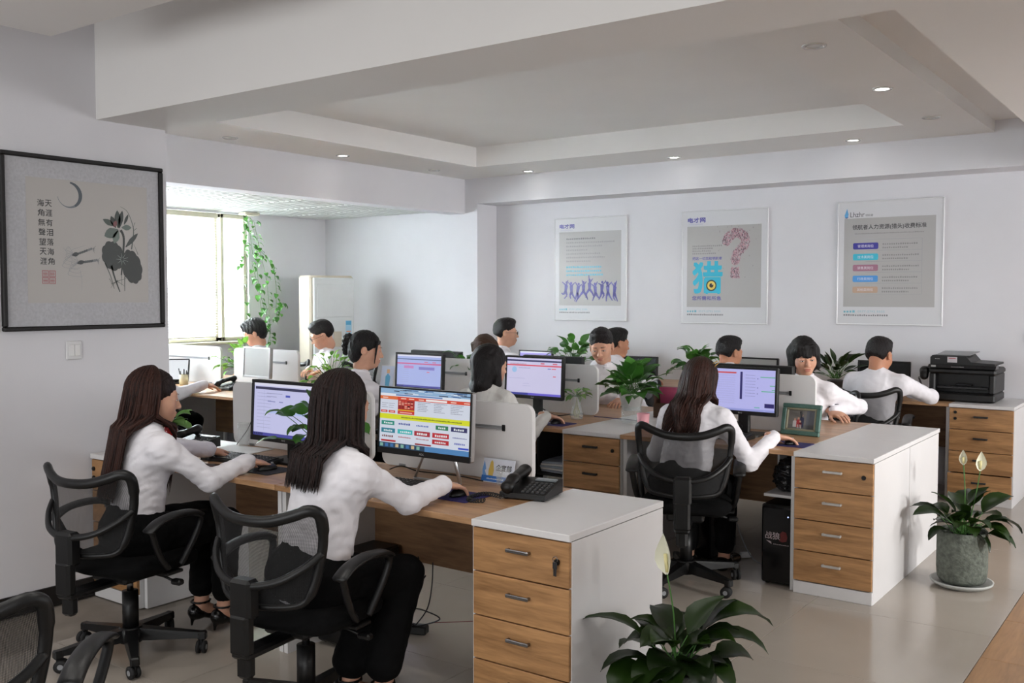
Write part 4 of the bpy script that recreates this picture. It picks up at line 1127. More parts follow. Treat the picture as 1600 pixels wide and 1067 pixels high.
def scr_list(seed, bar, accents, bg='#c9caf0', task='#4a4aa0'):
    def f(mb, w, h):
        r = random.Random(seed); U = lambda *a, **k: UV(mb, w, h, *a, **k)
        U(0, 0, 1, 1, bg, z=0); U(0, 0, 1, .05, '#e4e4f6'); U(0, .94, 1, 1, task)
        for a in bar: U(*a[:4], a[4], z=.0005)
        for k in range(11): fine_rows(mb, .05 * w, (.80 - k * .065) * h, .22 * w, .012 * h, '#9a9cc4', 1, seed + k)
        for a in accents: U(*a[:4], a[4], z=.0008)
        for i in range(5): U(.01 + i * .03, .95, .03 + i * .03, .99, '#1c2450', z=.0006)
    return f
scrA = scr_list(1, [(.02, .07, 1, .12, '#2f3152'), (.16, .14, .163, .9, '#a8aad0')], [(.5, .2, .57, .24, '#4a55b8'), (.2, .18, .45, .195, '#a3a5cc'), (.2, .24, .36, .255, '#a3a5cc'), (.22, .33, .34, .35, '#8c90c4'), (.40, .33, .46, .35, '#8c90c4'), (.2, .52, .9, .56, '#b3c4ee')])
def scrD(mb, w, h):
    U = lambda *a, **k: UV(mb, w, h, *a, **k); U(0, 0, 1, 1, '#d3cfee', z=0); U(0, .05, 1, .095, '#2d2f62'); U(0, .18, 1, .215, '#e2566a'); U(.62, .12, .69, .155, '#d86a80'); U(.84, .12, .92, .155, '#d86a80')
    U(.0, .94, 1, 1, '#6a5fd0'); U(0, .94, .4, 1, '#3a3f9a', z=.0006)
    mb.shape2([((.14 + .045 * math.cos(a)) * w, .68 * h + .045 * w * math.sin(a)) for a in [i * PI / 12 for i in range(24)]], '#9fc8ee', .0006)
    fine_rows(mb, .22 * w, .72 * h, .22 * w, .02 * h, '#8d90c0', 1, 3); U(.75, .26, .81, .285, '#6a80c8'); U(.82, .26, .90, .285, '#e06070'); U(.85, .46, .9, .485, '#e06070')
    fine_rows(mb, .04 * w, .44 * h, .3 * w, .014 * h, '#a9a9d4', 1, 5); fine_rows(mb, .3 * w, .30 * h, .12 * w, .012 * h, '#a9a9d4', 1, 6); fine_rows(mb, .3 * w, .24 * h, .15 * w, .012 * h, '#a9a9d4', 1, 7)
    fine_rows(mb, .06 * w, .83 * h, .3 * w, .02 * h, '#a0788c', 1, 9)
def scrE(mb, w, h):
    U = lambda *a, **k: UV(mb, w, h, *a, **k); U(0, 0, 1, 1, '#bcbcf4', z=0); U(0, .07, .42, .11, '#cf5a68'); U(.48, .06, .515, .72, '#2f2a6a'); U(.0, .95, 1, 1, '#9aa0e0')
    for k in range(13): U(.02, .17 + k * .055, .42, .173 + k * .055, '#a3a3dd'); fine_rows(mb, .08 * w, (.84 - k * .055) * h, .32 * w, .008 * h, '#9c9cd0', 1, k)
    for k in range(8): fine_rows(mb, .56 * w, (.86 - k * .072) * h, .15 * w, .014 * h, '#7f80b8', 1, 20 + k)
    for a, b in ((.78, .16), (.92, .36), (.95, .46), (.80, .50)): U(a, b, .995, b + .022, '#63b894')
    for b in (.2, .42, .56): U(.735, b, .748, b + .025, '#5f5fa8')
    U(.85, .80, .99, .90, '#2c2468'); U(.70, .89, .78, .92, '#7fb8c0')
scrC = scr_list(4, [(0, .12, 1, .15, '#4c5f92'), (0, .25, 1, .29, '#d2588e')], [(.16, .34, .38, .42, '#c87fc0'), (.5, .36, .85, .45, '#7f78c8'), (.62, .2, .7, .225, '#d86a90'), (.8, .2, .88, .225, '#d86a90'), (.68, .5, .74, .53, '#d87a9a')], bg='#aab6ea')
scrP = scr_list(6, [(0, .1, 1, .35, '#8a78d8')], [], bg='#9a8ce0')
monitor('black monitor with pale lavender page at the picture wall', -3.70, 3.20, .845, 1.149, .50, scrA, bez=.016, chin=.026, logo='BenQ')
monitor('silver-framed monitor full of coloured banners, nearest of all', -2.803, 3.20, .864, 1.162, .534, scrB, bez=.007, chin=.026, stand='slim', logo='AOC', backm=M_SILVER)
monitor('black monitor with red stripe and round blue avatar on screen', -3.745, 5.40, .872, 1.16, .475, scrD, bez=.014, chin=.024, logo='BenQ')
monitor('black monitor with bright lavender chat page beside the picture frame', -2.265, 5.40, .872, 1.152, .44, scrE, bez=.014, chin=.024, logo='BenQ')
monitor('black monitor with blue page and pink stripe', -4.775, 5.40, .87, 1.146, .463, scrC, bez=.016, chin=.022)
M_GREYSCR = mat('switched_off_screen', '#a9aaa8', .3, var=.08, vscale=2)  # pale grey colour stands in for the room's reflection on the dark screen
monitor('silver switched-off monitor on the alcove desk', -6.66, 5.45, .865, 1.128, .38, None, bm=M_SILVER, sm=M_GREYSCR, yaw=-4, bez=.012, chin=.018)
monitor('tilted bright white screen at the left end of the alcove desk', -7.90, 5.48, .77, .985, .30, lambda mb, w, h: mb.rect2(0, 0, w, h, '#f2f6fb', 0), tilt=-24, yaw=42, bez=.01, chin=.012)
for x, l in ((-5.145, 'back of a black monitor standing behind the pink-striped one'), (-4.01, 'back of a black monitor in front of the facing man'), (-2.445, 'back of a black monitor in front of the fringe-haired woman')):
    monitor(l, x, 6.05, .85, 1.122, .53, None, yaw=180)
for x, z, c, l in ((-5.75, 1.0, scrP, 'purple lit monitor on the far desk under the leftmost poster'), (-4.55, .985, None, 'dark monitor on the far desk behind the big plant'), (-3.36, 1.015, None, 'grey monitor on the far desk under the middle poster'), (-2.25, 1.03, None, 'dark monitor on the far desk beside the printer')):
    monitor(l, x, 8.32, z - .26, z, .42, c, sm=M_GREYSCR if '-grey' in l or 'grey' in l else None, zb=.75)
# keyboards and mice
def keyboard(label, x, y, yaw=0., w=.43, d=.145):
    t = thing('keyboard', label, 'keyboard', (x, y, .75), R(yaw), group='black keyboards')
    mb = MB(); mb.add([(-w / 2, -d / 2, 0), (w / 2, -d / 2, 0), (w / 2, d / 2, 0), (-w / 2, d / 2, 0), (-w / 2, -d / 2, .014), (w / 2, -d / 2, .014), (w / 2, d / 2, .026), (-w / 2, d / 2, .026)], [(0, 3, 2, 1), (4, 5, 6, 7), (0, 1, 5, 4), (1, 2, 6, 5), (2, 3, 7, 6), (3, 0, 4, 7)]); mb.build('case', M_BLACK, t)
    mb = MB()
    for r_ in range(6):
        for c in range(19):
            if r_ == 0 and 4 <= c <= 8: continue
            xx = -w / 2 + .012 + c * (w - .024) / 19; yy = -d / 2 + .012 + r_ * (d - .022) / 6; zz = .014 + .012 * (yy + d / 2) / d
            mb.rbox(xx, xx + .0185, yy, yy + .0165, zz, zz + .007, .002)
    mb.rbox(-.11, .02, -d / 2 + .012, -d / 2 + .028, .014, .022, .002)
    k = mb.build('keys', M_DARK, t); k['kind'] = 'stuff'
    mb = MB()
    for r_ in range(5):
        for c in range(17):
            xx = -w / 2 + .018 + c * (w - .024) / 19; yy = -d / 2 + .034 + r_ * (d - .022) / 6; mb.rect2(xx, yy, xx + .004, yy + .005, '#c8c8cc', .0222 + .012 * (yy + d / 2) / d)
    mb.build('key_legends', M_PRINT, t)
    return t
keyboard('black keyboard under the hands of the long-haired woman', -3.90, 3.09, 4)
keyboard('black keyboard in front of the colourful monitor', -2.93, 3.06, 2)
keyboard('black keyboard behind the mouse of the striped-blouse woman', -3.78, 5.28, 0)
keyboard('black keyboard under the lavender chat monitor', -2.36, 5.25, 0)
def mouse(label, x, y, yaw=0., padc=None, padlab=None, z=.75):
    if padc:
        mb = MB(); mb.poly(rrect(-.105, -.09, .105, .09, .012), 0, .003); p = mb.build('mouse_pad', padc, loc=(x, y, z + .0003), rot=(0, 0, R(yaw))); tag(p, padlab, 'mouse pad', 'mouse pads'); z += .0035
    t = thing('mouse', label, 'mouse', (x, y, z), R(yaw), group='computer mice')
    S = Solid(.003); S.ell((0, 0, .006), (.030, .055, .024), .01); S.half((0, 0, .0005), (0, 0, -1), (-.1, -.1, -.1), (.1, .1, .02)); v, q = S.mesh(); np_obj('shell', [(v, q, 0)], M_BLACK, t)
    mb = MB(); mb.cyl((-.004, .03, .026), (.004, .03, .026), .007, n=10); mb.build('wheel', M_GREY, t)
    return t
M_PADP = mat('purple_mouse_pad', '#25205a', .8, var=.08); M_PADB = mat('dark_mouse_pad', '#1d1d22', .8, var=.1)
mouse('black mouse under the right hand of the long-haired woman', -3.60, 3.00, 0, M_PADB, 'dark mouse pad at the right hand of the long-haired woman')
mouse('mouse under the hand beside the black desk phone', -2.50, 3.07, 0, M_PADP, 'purple mouse pad beside the nearest desk phone')
mouse('black mouse under the hand beside the little water vase', -3.42, 5.18, 0, M_PADP, 'purple mouse pad near the little water vase')
mouse('black mouse under the hand beside the picture frame', -1.90, 5.22, 0, M_PADP, 'blue-purple mouse pad in front of the picture frame')
# phones
def desk_phone(label, x, y, yaw, z=.75, cord=True):
    t = thing('desk_phone', label, 'telephone', (x, y, z), R(yaw), group='black desk phones')
    mb = MB(); v = [(-.10, -.09, .008), (.10, -.09, .008), (.10, .10, .008), (-.10, .10, .008), (-.10, -.09, .028), (.10, -.09, .028), (.10, .10, .062), (-.10, .10, .062)]
    mb.add(v, [(0, 3, 2, 1), (4, 5, 6, 7), (0, 1, 5, 4), (1, 2, 6, 5), (2, 3, 7, 6), (3, 0, 4, 7)])
    for a in (-.08, .08):
        for b in (-.07, .08): mb.cyl((a, b, 0), (a, b, .012), .009, n=10)
    mb.build('body', M_BLACK, t)
    zt = lambda yy: .028 + .034 * (yy + .09) / .19
    mb = MB(); mb.rbox(-.005, .085, .055, .088, zt(.07) - .002, zt(.07) + .006, .002); mb.build('display', mat('phone_display', '#6d7275', .3, var=.05), t)
    mb = MB()
    for i in range(5):
        for j in range(5): xx = -.012 + j * .021; yy = -.075 + i * .024; mb.rbox(xx, xx + .015, yy, yy + .014, zt(yy) - .002, zt(yy) + .006, .002)
    k = mb.build('buttons', M_DARK, t); k['kind'] = 'stuff'
    mb = MB()
    for i in range(5):
        for j in range(5): xx = -.009 + j * .021; yy = -.072 + i * .024; mb.rect2(xx, yy, xx + .007, yy + .005, '#9a9a9a', zt(yy) + .0066)
    mb.build('button_legends', M_PRINT, t)
    S = Solid(.004); S.cap((-.066, -.088, .052), (-.066, -.03, .074), .020, .016, k=.02, fl=((1, 0, 0), 1.35)); S.cap((-.066, -.03, .074), (-.066, .095, .092), .016, .020, k=.02, fl=((1, 0, 0), 1.35)); S.cap((-.066, -.088, .048), (-.066, -.080, .040), .021, .020, k=.015); S.cap((-.066, .09, .088), (-.066, .087, .078), .021, .020, k=.015)
    v, q = S.mesh(); np_obj('handset', [(v, q, 0)], M_BLACK, t)
    if cord:
        pts = []
        for i in range(170):
            u = i / 169; a = i * .95; px_, py_ = -.085 - .10 * math.sin(u * 3.1) - .03 * u, -.10 - .07 * u + .05 * math.sin(u * 6); pts.append((px_ + .007 * math.cos(a), py_ + .007 * math.sin(a) * .6, .010 + .007 * math.sin(a)))
        mb = MB(); mb.tube(pts, .0026, 5); mb.build('coiled_cord', M_BLACK, t)
    return t
desk_phone('black desk phone on the edge of the nearest cabinet', -2.26, 3.24, 12)
desk_phone('black desk phone beside the red plant pot', -4.44, 3.20, 6, cord=False)
desk_phone('black desk phone on the alcove desk near the outstretched hand', -6.98, 5.42, 0, cord=False)
# drinking glasses and cups
def tumbler(label, x, y, h=.10, r0=.027, r1=.034, m=None, z=.751, name='drinking_glass', cat='glass'):
    mb = MB(); mb.lathe([(.0005, 0), (r0, 0), (r1, h), (r1 - .002, h), (r0 - .002, .006), (.0005, .006)], 24, cap=False)
    return tag(mb.build(name, m or M_GLASS, loc=(x, y, z)), label, cat)
tumbler('tall clear glass beside the lavender page monitor', -4.27, 3.40, .13, .026, .031)
tumbler('short clear glass behind the nearest desk phone', -2.50, 3.37, .075)
tumbler('pink cup beside the big white plant pot', -2.90, 5.38, .085, .034, .040, mat('pink_cup', '#d99aa4', .4, var=.03), name='cup', cat='cup')
pc = thing('pen_cup', 'cream pen cup full of dark pens on the alcove desk', 'pen cup', (-7.70, 5.46, .75))
mb = MB(); mb.lathe([(.0005, 0), (.04, 0), (.041, .095), (.037, .095), (.036, .008), (.0005, .008)], 24, cap=False); mb.build('cup', mat('cream_ceramic', '#d5cfae', .4), pc)
for i in range(9):
    a = i * 2.4; mb = MB(); mb.cyl((.02 * math.cos(a), .02 * math.sin(a), .01), (.033 * math.cos(a) * 1.3, .033 * math.sin(a) * 1.3, .135 + .02 * math.sin(i * 3)), .0045, n=7); mb.build('pen', M_BLACK, pc)
# red-cased mobile phone, paper
mb = MB(); mb.poly(rrect(-.037, -.075, .037, .075, .008), 0, .009); o = mb.build('mobile_phone', mat('red_phone_case', '#6a1218', .35, var=.05), loc=(-3.90, 2.90, .7503), rot=(0, 0, R(-62))); tag(o, 'dark red mobile phone lying at the desk edge', 'phone')
mb = MB(); mb.poly(rrect(-.032, -.07, .032, .07, .005), .009, .0095); mb.build('glass_face', M_BLACKG, o)
mb = MB(); mb.rbox(-.15, .15, -.105, .105, 0, .003, .001); tag(mb.build('paper', mat('white_paper', '#e8e8e8', .7), loc=(-3.98, 2.905, .7501) if False else (-4.20, 3.31, .7501), rot=(0, 0, R(8))), 'white sheet of paper behind the keyboard at the picture wall', 'paper')
# name card with the blue strip
t = thing('name_card', 'small standing card with blue strip behind the nearest phone', 'name card', (-2.545, 3.385, .75), R(0))
mb = MB(); T = Matrix.Translation((0, 0, .0)) @ Matrix.Rotation(R(-14), 4, 'X'); mb.rbox(-.085, .085, -.002, .002, 0, .105, .0008, T=T); mb.rbox(-.085, .085, -.004, .03, 0, .004, .001); mb.build('holder', mat('acrylic_card', '#d9dee8', .15, var=0), t)
pr = MB(); pr.rect2(0, 0, .17, .10, '#dcdfea', 0); pr.rect2(0, 0, .17, .026, '#2b6fc0', .0003); pr.shape2([(.035, .026), (.06, .026), (.063, .05), (.055, .085), (.047, .095), (.04, .085), (.034, .05)], '#d9b85a', .0003); pr.shape2([(.004, .026), (.026, .026), (.014, .045), (.02, .055), (.006, .09), (.0, .05)], '#6f9fd8', .0003)
put_text(pr, '企宣部', .072, .050, w=.084, col='#26262c', bold=.0009); fine_rows(pr, .03, .010, .09, .006, '#dfe8f5', 1, 3, z=.0006)
W = T @ Matrix.Translation((-.085, -.0024, .003)) @ RX90; pr.v = [tuple(W @ Vector(v)) for v in pr.v]; pr.build('print', M_PRINT, t)
# brochure with a little figure
t = thing('brochure_stand', 'small pale brochure standing beside the pink-striped monitor', 'brochure', (-5.14, 5.42, .75), R(10))
mb = MB(); T = Matrix.Rotation(R(-12), 4, 'X'); mb.rbox(-.06, .06, -.003, .003, 0, .29, .001, T=T); mb.rbox(-.06, .06, -.004, .07, 0, .004, .001); mb.build('board', M_WHITE, t)
pr = MB(); pr.rect2(0, 0, .115, .28, '#c4cde0', 0); pr.shape2([(.045, .12), (.08, .12), (.085, .2), (.06, .225), (.04, .2)], '#4f9fc4', .0003); pr.shape2([(.05, .225), (.075, .225), (.075, .255), (.05, .255)], '#d8a878', .0003); pr.rect2(.02, .10, .10, .118, '#d9b23a', .0003)
W = T @ Matrix.Translation((-.0575, -.0034, .005)) @ RX90; pr.v = [tuple(W @ Vector(v)) for v in pr.v]; pr.build('print', M_PRINT, t)
# picture frame
t = thing('picture_frame', 'green wooden picture frame with a family photo at the desk', 'picture frame', (-1.985, 5.60, .75), R(-4)); t.scale = (.86, .86, .86)
T = Matrix.Rotation(R(-13), 4, 'X'); mb = MB(); m1 = mat('green_frame', '#4f6f66', .45, var=.12, vscale=30); m2 = mat('beige_inner_frame', '#8f8b74', .5, var=.1)
w_, h_ = .275, .215
for a, b, c, d in ((-w_ / 2, w_ / 2, h_ - .03, h_), (-w_ / 2, w_ / 2, 0, .03), (-w_ / 2, -w_ / 2 + .03, .03, h_ - .03), (w_ / 2 - .03, w_ / 2, .03, h_ - .03)): mb.rbox(a, b, -.012, .012, c, d, .004, T=T)
mb.build('outer_frame', m1, t); mb = MB()
for a, b, c, d in ((-.108, .108, .172, .186), (-.108, .108, .029, .043), (-.108, -.094, .043, .172), (.094, .108, .043, .172)): mb.rbox(a, b, -.009, .008, c, d, .003, T=T)
mb.build('inner_frame', m2, t)
mb = MB(); mb.box(-.12, .12, .004, .011, .02, .195, T=T); mb.tube([(0, .02, .16), (0, .085, .004)], .008, 6); mb.build('back_board', M_DARK, t)
pr = MB(); pr.rect2(0, 0, .19, .13, '#77736f', 0); pr.rect2(0, 0, .19, .03, '#6a6a68', .0002); pr.rect2(.13, 0, .19, .13, '#656870', .0002)
for x_, c_, hh in ((.05, '#c9c4c4', .075), (.075, '#b23a40', .085), (.10, '#3c3f58', .11), (.088, '#c05058', .06)):
    pr.shape2([(x_ - .013, .012), (x_ + .013, .012), (x_ + .014, hh * .7), (x_, hh * .78), (x_ - .014, hh * .7)], c_, .0004); pr.shape2([(x_ + .007 * math.cos(a), hh * .85 + .008 * math.sin(a)) for a in [i * PI / 5 for i in range(10)]], '#c79a86', .0006)
for x_ in (.07, .082, .092): pr.rect2(x_, .004, x_ + .005, .03, '#d8d0cc', .0007)
W = T @ Matrix.Translation((-.095, .003, .043)) @ RX90; pr.v = [tuple(W @ Vector(v)) for v in pr.v]; pr.build('photograph', M_PRINT, t)
# computer towers, bag, papers
def tower(label, x, y, w=.19, d=.42, h=.43, z=0., print_=False):
    t = thing('computer_tower', label, 'computer', (x, y, z))
    mb = MB(); mb.rbox(-w / 2, w / 2, 0, d, .012, h, .008); mb.build('case', M_BLACK, t)
    mb = MB(); mb.rbox(-w / 2 + .006, w / 2 - .006, -.012, .004, .02, h - .01, .012); mb.build('front_panel', M_BLACKG, t)
    mb = MB()
    for a in (-.07, .07):
        for b in (.04, d - .04): mb.cyl((a, b, 0), (a, b, .014), .012, n=10)
    mb.build('feet', M_RUBBER, t)
    if print_:
        pr = MB(); put_text(pr, '战狼', -.065, .255, w=.08, col='#b8a8ac', bold=.0005); pr.shape2([(.012, .25), (.03, .245), (.052, .252), (.058, .275), (.05, .30), (.03, .305), (.016, .29), (.02, .27)], '#5a1414', .0002)
        pr.shape2([(-.06, .246), (-.045, .236), (-.03, .228), (-.032, .24), (-.04, .244)], '#b8a8ac', .0004); fine_rows(pr, -.02, .228, .085, .004, '#a89a9c', 1, 2)
        mb = MB(); mb.cyl((.06, -.010, .385), (.06, -.0135, .385), .0035, n=10); mb.build('power_light', mat('power_led', '#b8c8ff', .3, emit='#b8c8ff', estr=2., var=0), t)
        W = Matrix.Translation((0, -.0125, 0)) @ RX90; pr.v = [tuple(W @ Vector(v)) for v in pr.v]; pr.build('print', M_PRINT, t)
    return t
tower('black computer tower with red and white mark beside the drawers', -1.905, 5.06, .185, .42, .44, print_=True)
tower('black computer tower under the desk behind the chair', -2.50, 5.30, .19, .38, .42)
tower('black computer tower standing under the colourful monitor', -3.18, 3.0, .17, .36, .40)
mb = MB(); mb.rbox(-.09, .09, 0, .42, 0, .016, .002); s_ = mb.build('desk_shelf', M_WHITE, loc=(-1.905, 5.08, .478)); tag(s_, 'white shelf under the desktop above the marked computer', 'shelf')
mb = MB(); mb.box(-.09, -.078, .2, .42, .016, .244); mb.build('bracket', M_WHITE, s_)
S = Solid(.006); S.ell((0, .12, .07), (.075, .11, .072), .02); S.ell((.01, .1, .13), (.06, .07, .05), .03); S.half((0, 0, .003), (0, 0, -1), (-.2, -.2, -.1), (.2, .4, .03)); v, q = S.mesh(noise=waves(5, .006, 55, 8, ridge=True)); o = np_obj('plastic_bag', [(v, q, 0)], mat('crumpled_dark_bag', '#1c1c1e', .22, var=.3, vscale=20)); o.location = (-1.905, 5.1, .496); tag(o, 'crumpled black plastic bag on the shelf under the desk', 'bag')
for k in range(5):
    mb = MB(); mb.rbox(-.10, .10, -.14, .14, 0, .012, .002); o = mb.build('paper_stack', mat('white_paper', '#e8e8e8', .7) if k % 2 else mat('bluish_folder', '#a9b4c4', .6), loc=(-3.40, 5.25, .45 + .014 * k), rot=(0, 0, R(k * 5 - 8)))
    tag(o, ['blue-grey folder at the bottom of the stack under the middle desk', 'white folder second from the bottom of the stack under the middle desk', 'blue-grey folder in the middle of the stack under the middle desk', 'white folder second from the top of the stack under the middle desk', 'blue-grey folder on top of the stack under the middle desk'][k], 'folder', 'folders stacked under the middle desk')
mb = MB(); mb.rbox(-.12, .12, -.18, .18, .43, .447, .002); o = mb.build('under_desk_tray', M_DARK, loc=(-3.385, 5.27, 0)); tag(o, 'dark tray under the middle desk holding folders', 'tray')
mb = MB(); mb.box(-.12, -.108, -.18, .18, .447, .724); mb.build('tray_hanger', M_DARK, o)
# keys in the nearest lock
t = thing('key_bunch', 'small keys hanging from the nearest cabinet lock', 'keys', (-1.836, 2.782, .672)); mb = MB()
mb.tube([(.010 * math.cos(a), -.004, -.012 + .010 * math.sin(a)) for a in [i * PI / 8 for i in range(16)]], .0012, 5, closed=True); mb.build('ring', M_CHROME, t)
for k in (-1, 1):
    mb = MB(); mb.rbox(k * .004 - .006, k * .004 + .006, -.007 - k * .001, -.005 - k * .001, -.045, -.022, .0008); mb.rbox(k * .004 - .003, k * .004 + .003, -.007 - k * .001, -.005 - k * .001, -.07, -.045, .0006); mb.build('key', M_DARK, t)
t = thing('file_box', 'brown file box with a pink folder behind the big plant', 'box', (-2.98, 5.98, .75), R(8)); mb = MB(); mb.rbox(-.11, .11, -.13, .13, 0, .012, .002); mb.rbox(-.11, -.10, -.13, .13, .012, .15, .002); mb.rbox(.10, .11, -.13, .13, .012, .15, .002); mb.rbox(-.10, .10, .12, .13, .012, .15, .002); mb.rbox(-.10, .10, -.13, -.12, .012, .10, .002); mb.build('box', mat('brown_card', '#4a3424', .7), t)
mb = MB(); T = Matrix.Rotation(R(10), 4, 'X'); mb.rbox(-.09, .09, -.03, -.02, .02, .21, .002, T=T); mb.build('pink_folder', mat('pink_card', '#b0486a', .6), t)
mb = MB(); mb.rbox(-.09, .09, .01, .03, .02, .20, .002, T=T); mb.build('black_folder', M_BLACK, t)
# wall socket near the right edge
t = thing('wall_socket', 'white wall socket at the right edge of the poster wall', 'socket', (-1.215, YB, 1.24)); mb = MB(); mb.rbox(-.043, .043, -.009, 0, -.043, .043, .004); mb.build('plate', mat('switch_white', '#d6d5d6', .4, var=.01), t); mb = MB()
for a in (-.012, .012): mb.rbox(a - .002, a + .002, -.0105, -.0085, -.01, .01, .0008)
mb.build('slots', M_DARK, t)
# cables
def cable(label, pts, r=.0035, m=None, n=6):
    mb = MB(); mb.tube(smooth_path(pts, n), r, 6); return tag(mb.build('cable', m or M_BLACK), label, 'cable', 'loose cables')
cable('black cable looping below the nearest desk', [(-2.98, 3.36, .36), (-2.90, 3.30, .30), (-2.86, 3.27, .31), (-2.90, 3.24, .25), (-2.98, 3.26, .16), (-2.88, 3.28, .15), (-2.80, 3.3, .12), (-2.95, 3.33, .05), (-3.0, 3.34, .045)])
cable('thin black cable hanging straight below the nearest desk', [(-2.90, 3.37, .345), (-2.88, 3.34, .25), (-2.90, 3.33, .14), (-2.98, 3.34, .045)], .003)
cable('thin red cable trailing over the floor', [(-2.95, 3.40, .045), (-2.6, 3.45, .12), (-2.3, 3.44, .26), (-2.25, 3.45, .33)], .0018, mat('red_wire', '#6a1a1a', .5))
cable('black cable behind the colourful monitor', [(-3.1, 3.3, .765), (-2.98, 3.25, .80), (-2.92, 3.3, .775), (-2.75, 3.35, .768), (-2.6, 3.36, .757)], .003)
cable('black cable below the round-avatar monitor', [(-3.75, 5.5, .80), (-3.6, 5.45, .765), (-3.5, 5.48, .775), (-3.42, 5.5, .757)], .004)
cable('purple cable on the middle cabinet', [(-3.40, 5.62, .756), (-3.25, 5.55, .765), (-3.1, 5.6, .756), (-2.95, 5.52, .756)], .003, M_PADP)
cable('black cable below the lavender chat monitor', [(-2.36, 5.47, .85), (-2.27, 5.43, .80), (-2.3, 5.5, .765), (-2.1, 5.55, .757)], .003)
cable('thin cable lying under the desk with the marked computer', [(-2.45, 5.58, .72), (-2.35, 5.57, .60), (-2.35, 5.5, .3), (-2.2, 5.4, .05), (-2.05, 5.35, .012)], .003, M_GREY)
cable('thin cable over the partition beside the tall glass', [(-4.22, 3.445, .98), (-4.26, 3.43, .86), (-4.33, 3.40, .757)], .0022, M_DARK)
t = thing('power_strip', 'black power strip on the floor under the nearest desk', 'power strip', (-3.02, 3.34, .002), R(20)); mb = MB(); mb.rbox(-.09, .09, -.025, .025, 0, .04, .006); mb.build('case', M_BLACK, t); mb = MB()
for k in range(3): mb.rbox(-.06 + k * .05, -.03 + k * .05, -.015, .015, .04, .043, .001)
mb.build('socket_face', M_DARK, t)
t = thing('power_adapter', 'small white power adapter on the floor under the middle desk', 'adapter', (-2.27, 5.50, .002), R(40)); mb = MB(); mb.rbox(-.03, .03, -.02, .02, 0, .03, .005); mb.build('case', M_WHITE, t); mb = MB(); mb.tube([(-.03, 0, .015), (-.07, .01, .012), (-.11, .0, .006)], .005, 6); mb.build('plug_lead', M_WHITE, t)
# printer
def printer():
    t = thing('printer', 'black multifunction printer with handset on the far cabinet', 'printer', (-1.60, 8.06, .75))
    mb = MB(); mb.rbox(-.235, .235, 0, .40, .006, .07, .012); mb.rbox(-.235, -.19, .0, .40, .07, .22, .01); mb.rbox(.19, .235, .0, .40, .07, .22, .01); mb.rbox(-.2, .2, .12, .40, .06, .22, .01); mb.rbox(-.24, .24, -.01, .41, .215, .262, .014); mb.build('body', M_BLACK, t)
    mb = MB(); mb.rbox(-.185, .185, .03, .13, .10, .118, .004); mb.rbox(-.06, .06, .06, .12, .118, .14, .01); mb.build('output_tray', M_DARK, t)
    mb = MB(); v = [(-.24, -.03, .262), (.24, -.03, .262), (.24, .10, .262), (-.24, .10, .262), (-.24, .0, .285), (.24, .0, .285), (.24, .10, .29), (-.24, .10, .29)]; mb.add(v, [(0, 3, 2, 1), (4, 5, 6, 7), (0, 1, 5, 4), (1, 2, 6, 5), (2, 3, 7, 6), (3, 0, 4, 7)]); mb.build('control_panel', M_BLACKG, t)
    mb = MB(); prof = [(-.235, .285), (.225, .285), (.225, .30), (.06, .308), (.02, .355), (-.22, .355), (-.235, .34)]; mb.poly([(a, b) for a, b in prof], -.40, -.03, T=RX90); mb.build('document_feeder', M_BLACK, t)
    mb = MB(); mb.add([(-.20, .08, .356), (.04, .08, .356), (.06, .36, .372), (-.2, .36, .372), (-.20, .08, .359), (.04, .08, .359), (.06, .36, .376), (-.2, .36, .376)], [(0, 3, 2, 1), (4, 5, 6, 7), (0, 1, 5, 4), (1, 2, 6, 5), (2, 3, 7, 6), (3, 0, 4, 7)]); mb.build('feeder_flap', M_GREY, t)
    pr = MB(); pr.rect2(-.11, .302, -.04, .345, '#b9b4b8', 0); pr.rect2(-.10, .33, -.05, .338, '#a85a62', .0003); fine_rows(pr, -.20, .325, .04, .007, '#9a9a9c', 1, 2); fine_rows(pr, -.07, .27, .09, .006, '#88888a', 1, 3); pr.rect2(-.215, .268, -.18, .282, '#8a8a8a', 0)
    W = Matrix.Translation((0, .0285, 0)) @ RX90
    pr.v = [tuple((Matrix.Translation((0, -.0 if v[1] > .29 else -.06, 0)) @ W) @ Vector(v)) for v in pr.v]; pr.build('print', M_PRINT, t)
    S = Solid(.005); S.cap((-.275, .04, .235), (-.275, .26, .235), .03, k=.02, fl=((0, 0, 1), .9)); S.cap((-.28, .04, .19), (-.28, .04, .23), .032, k=.02); v, q = S.mesh(); hs = np_obj('handset', [(v, q, 0)], M_BLACK, t)
    pts = []
    for i in range(120): u = i / 119; a = i * 1.1; pts.append((-.31 + .06 * u + .006 * math.cos(a), .0, .18 - .17 * u + .006 * math.sin(a)))
    mb = MB(); mb.tube(pts, .0025, 5); mb.build('coiled_cord', M_BLACK, t)
    return t
printer()
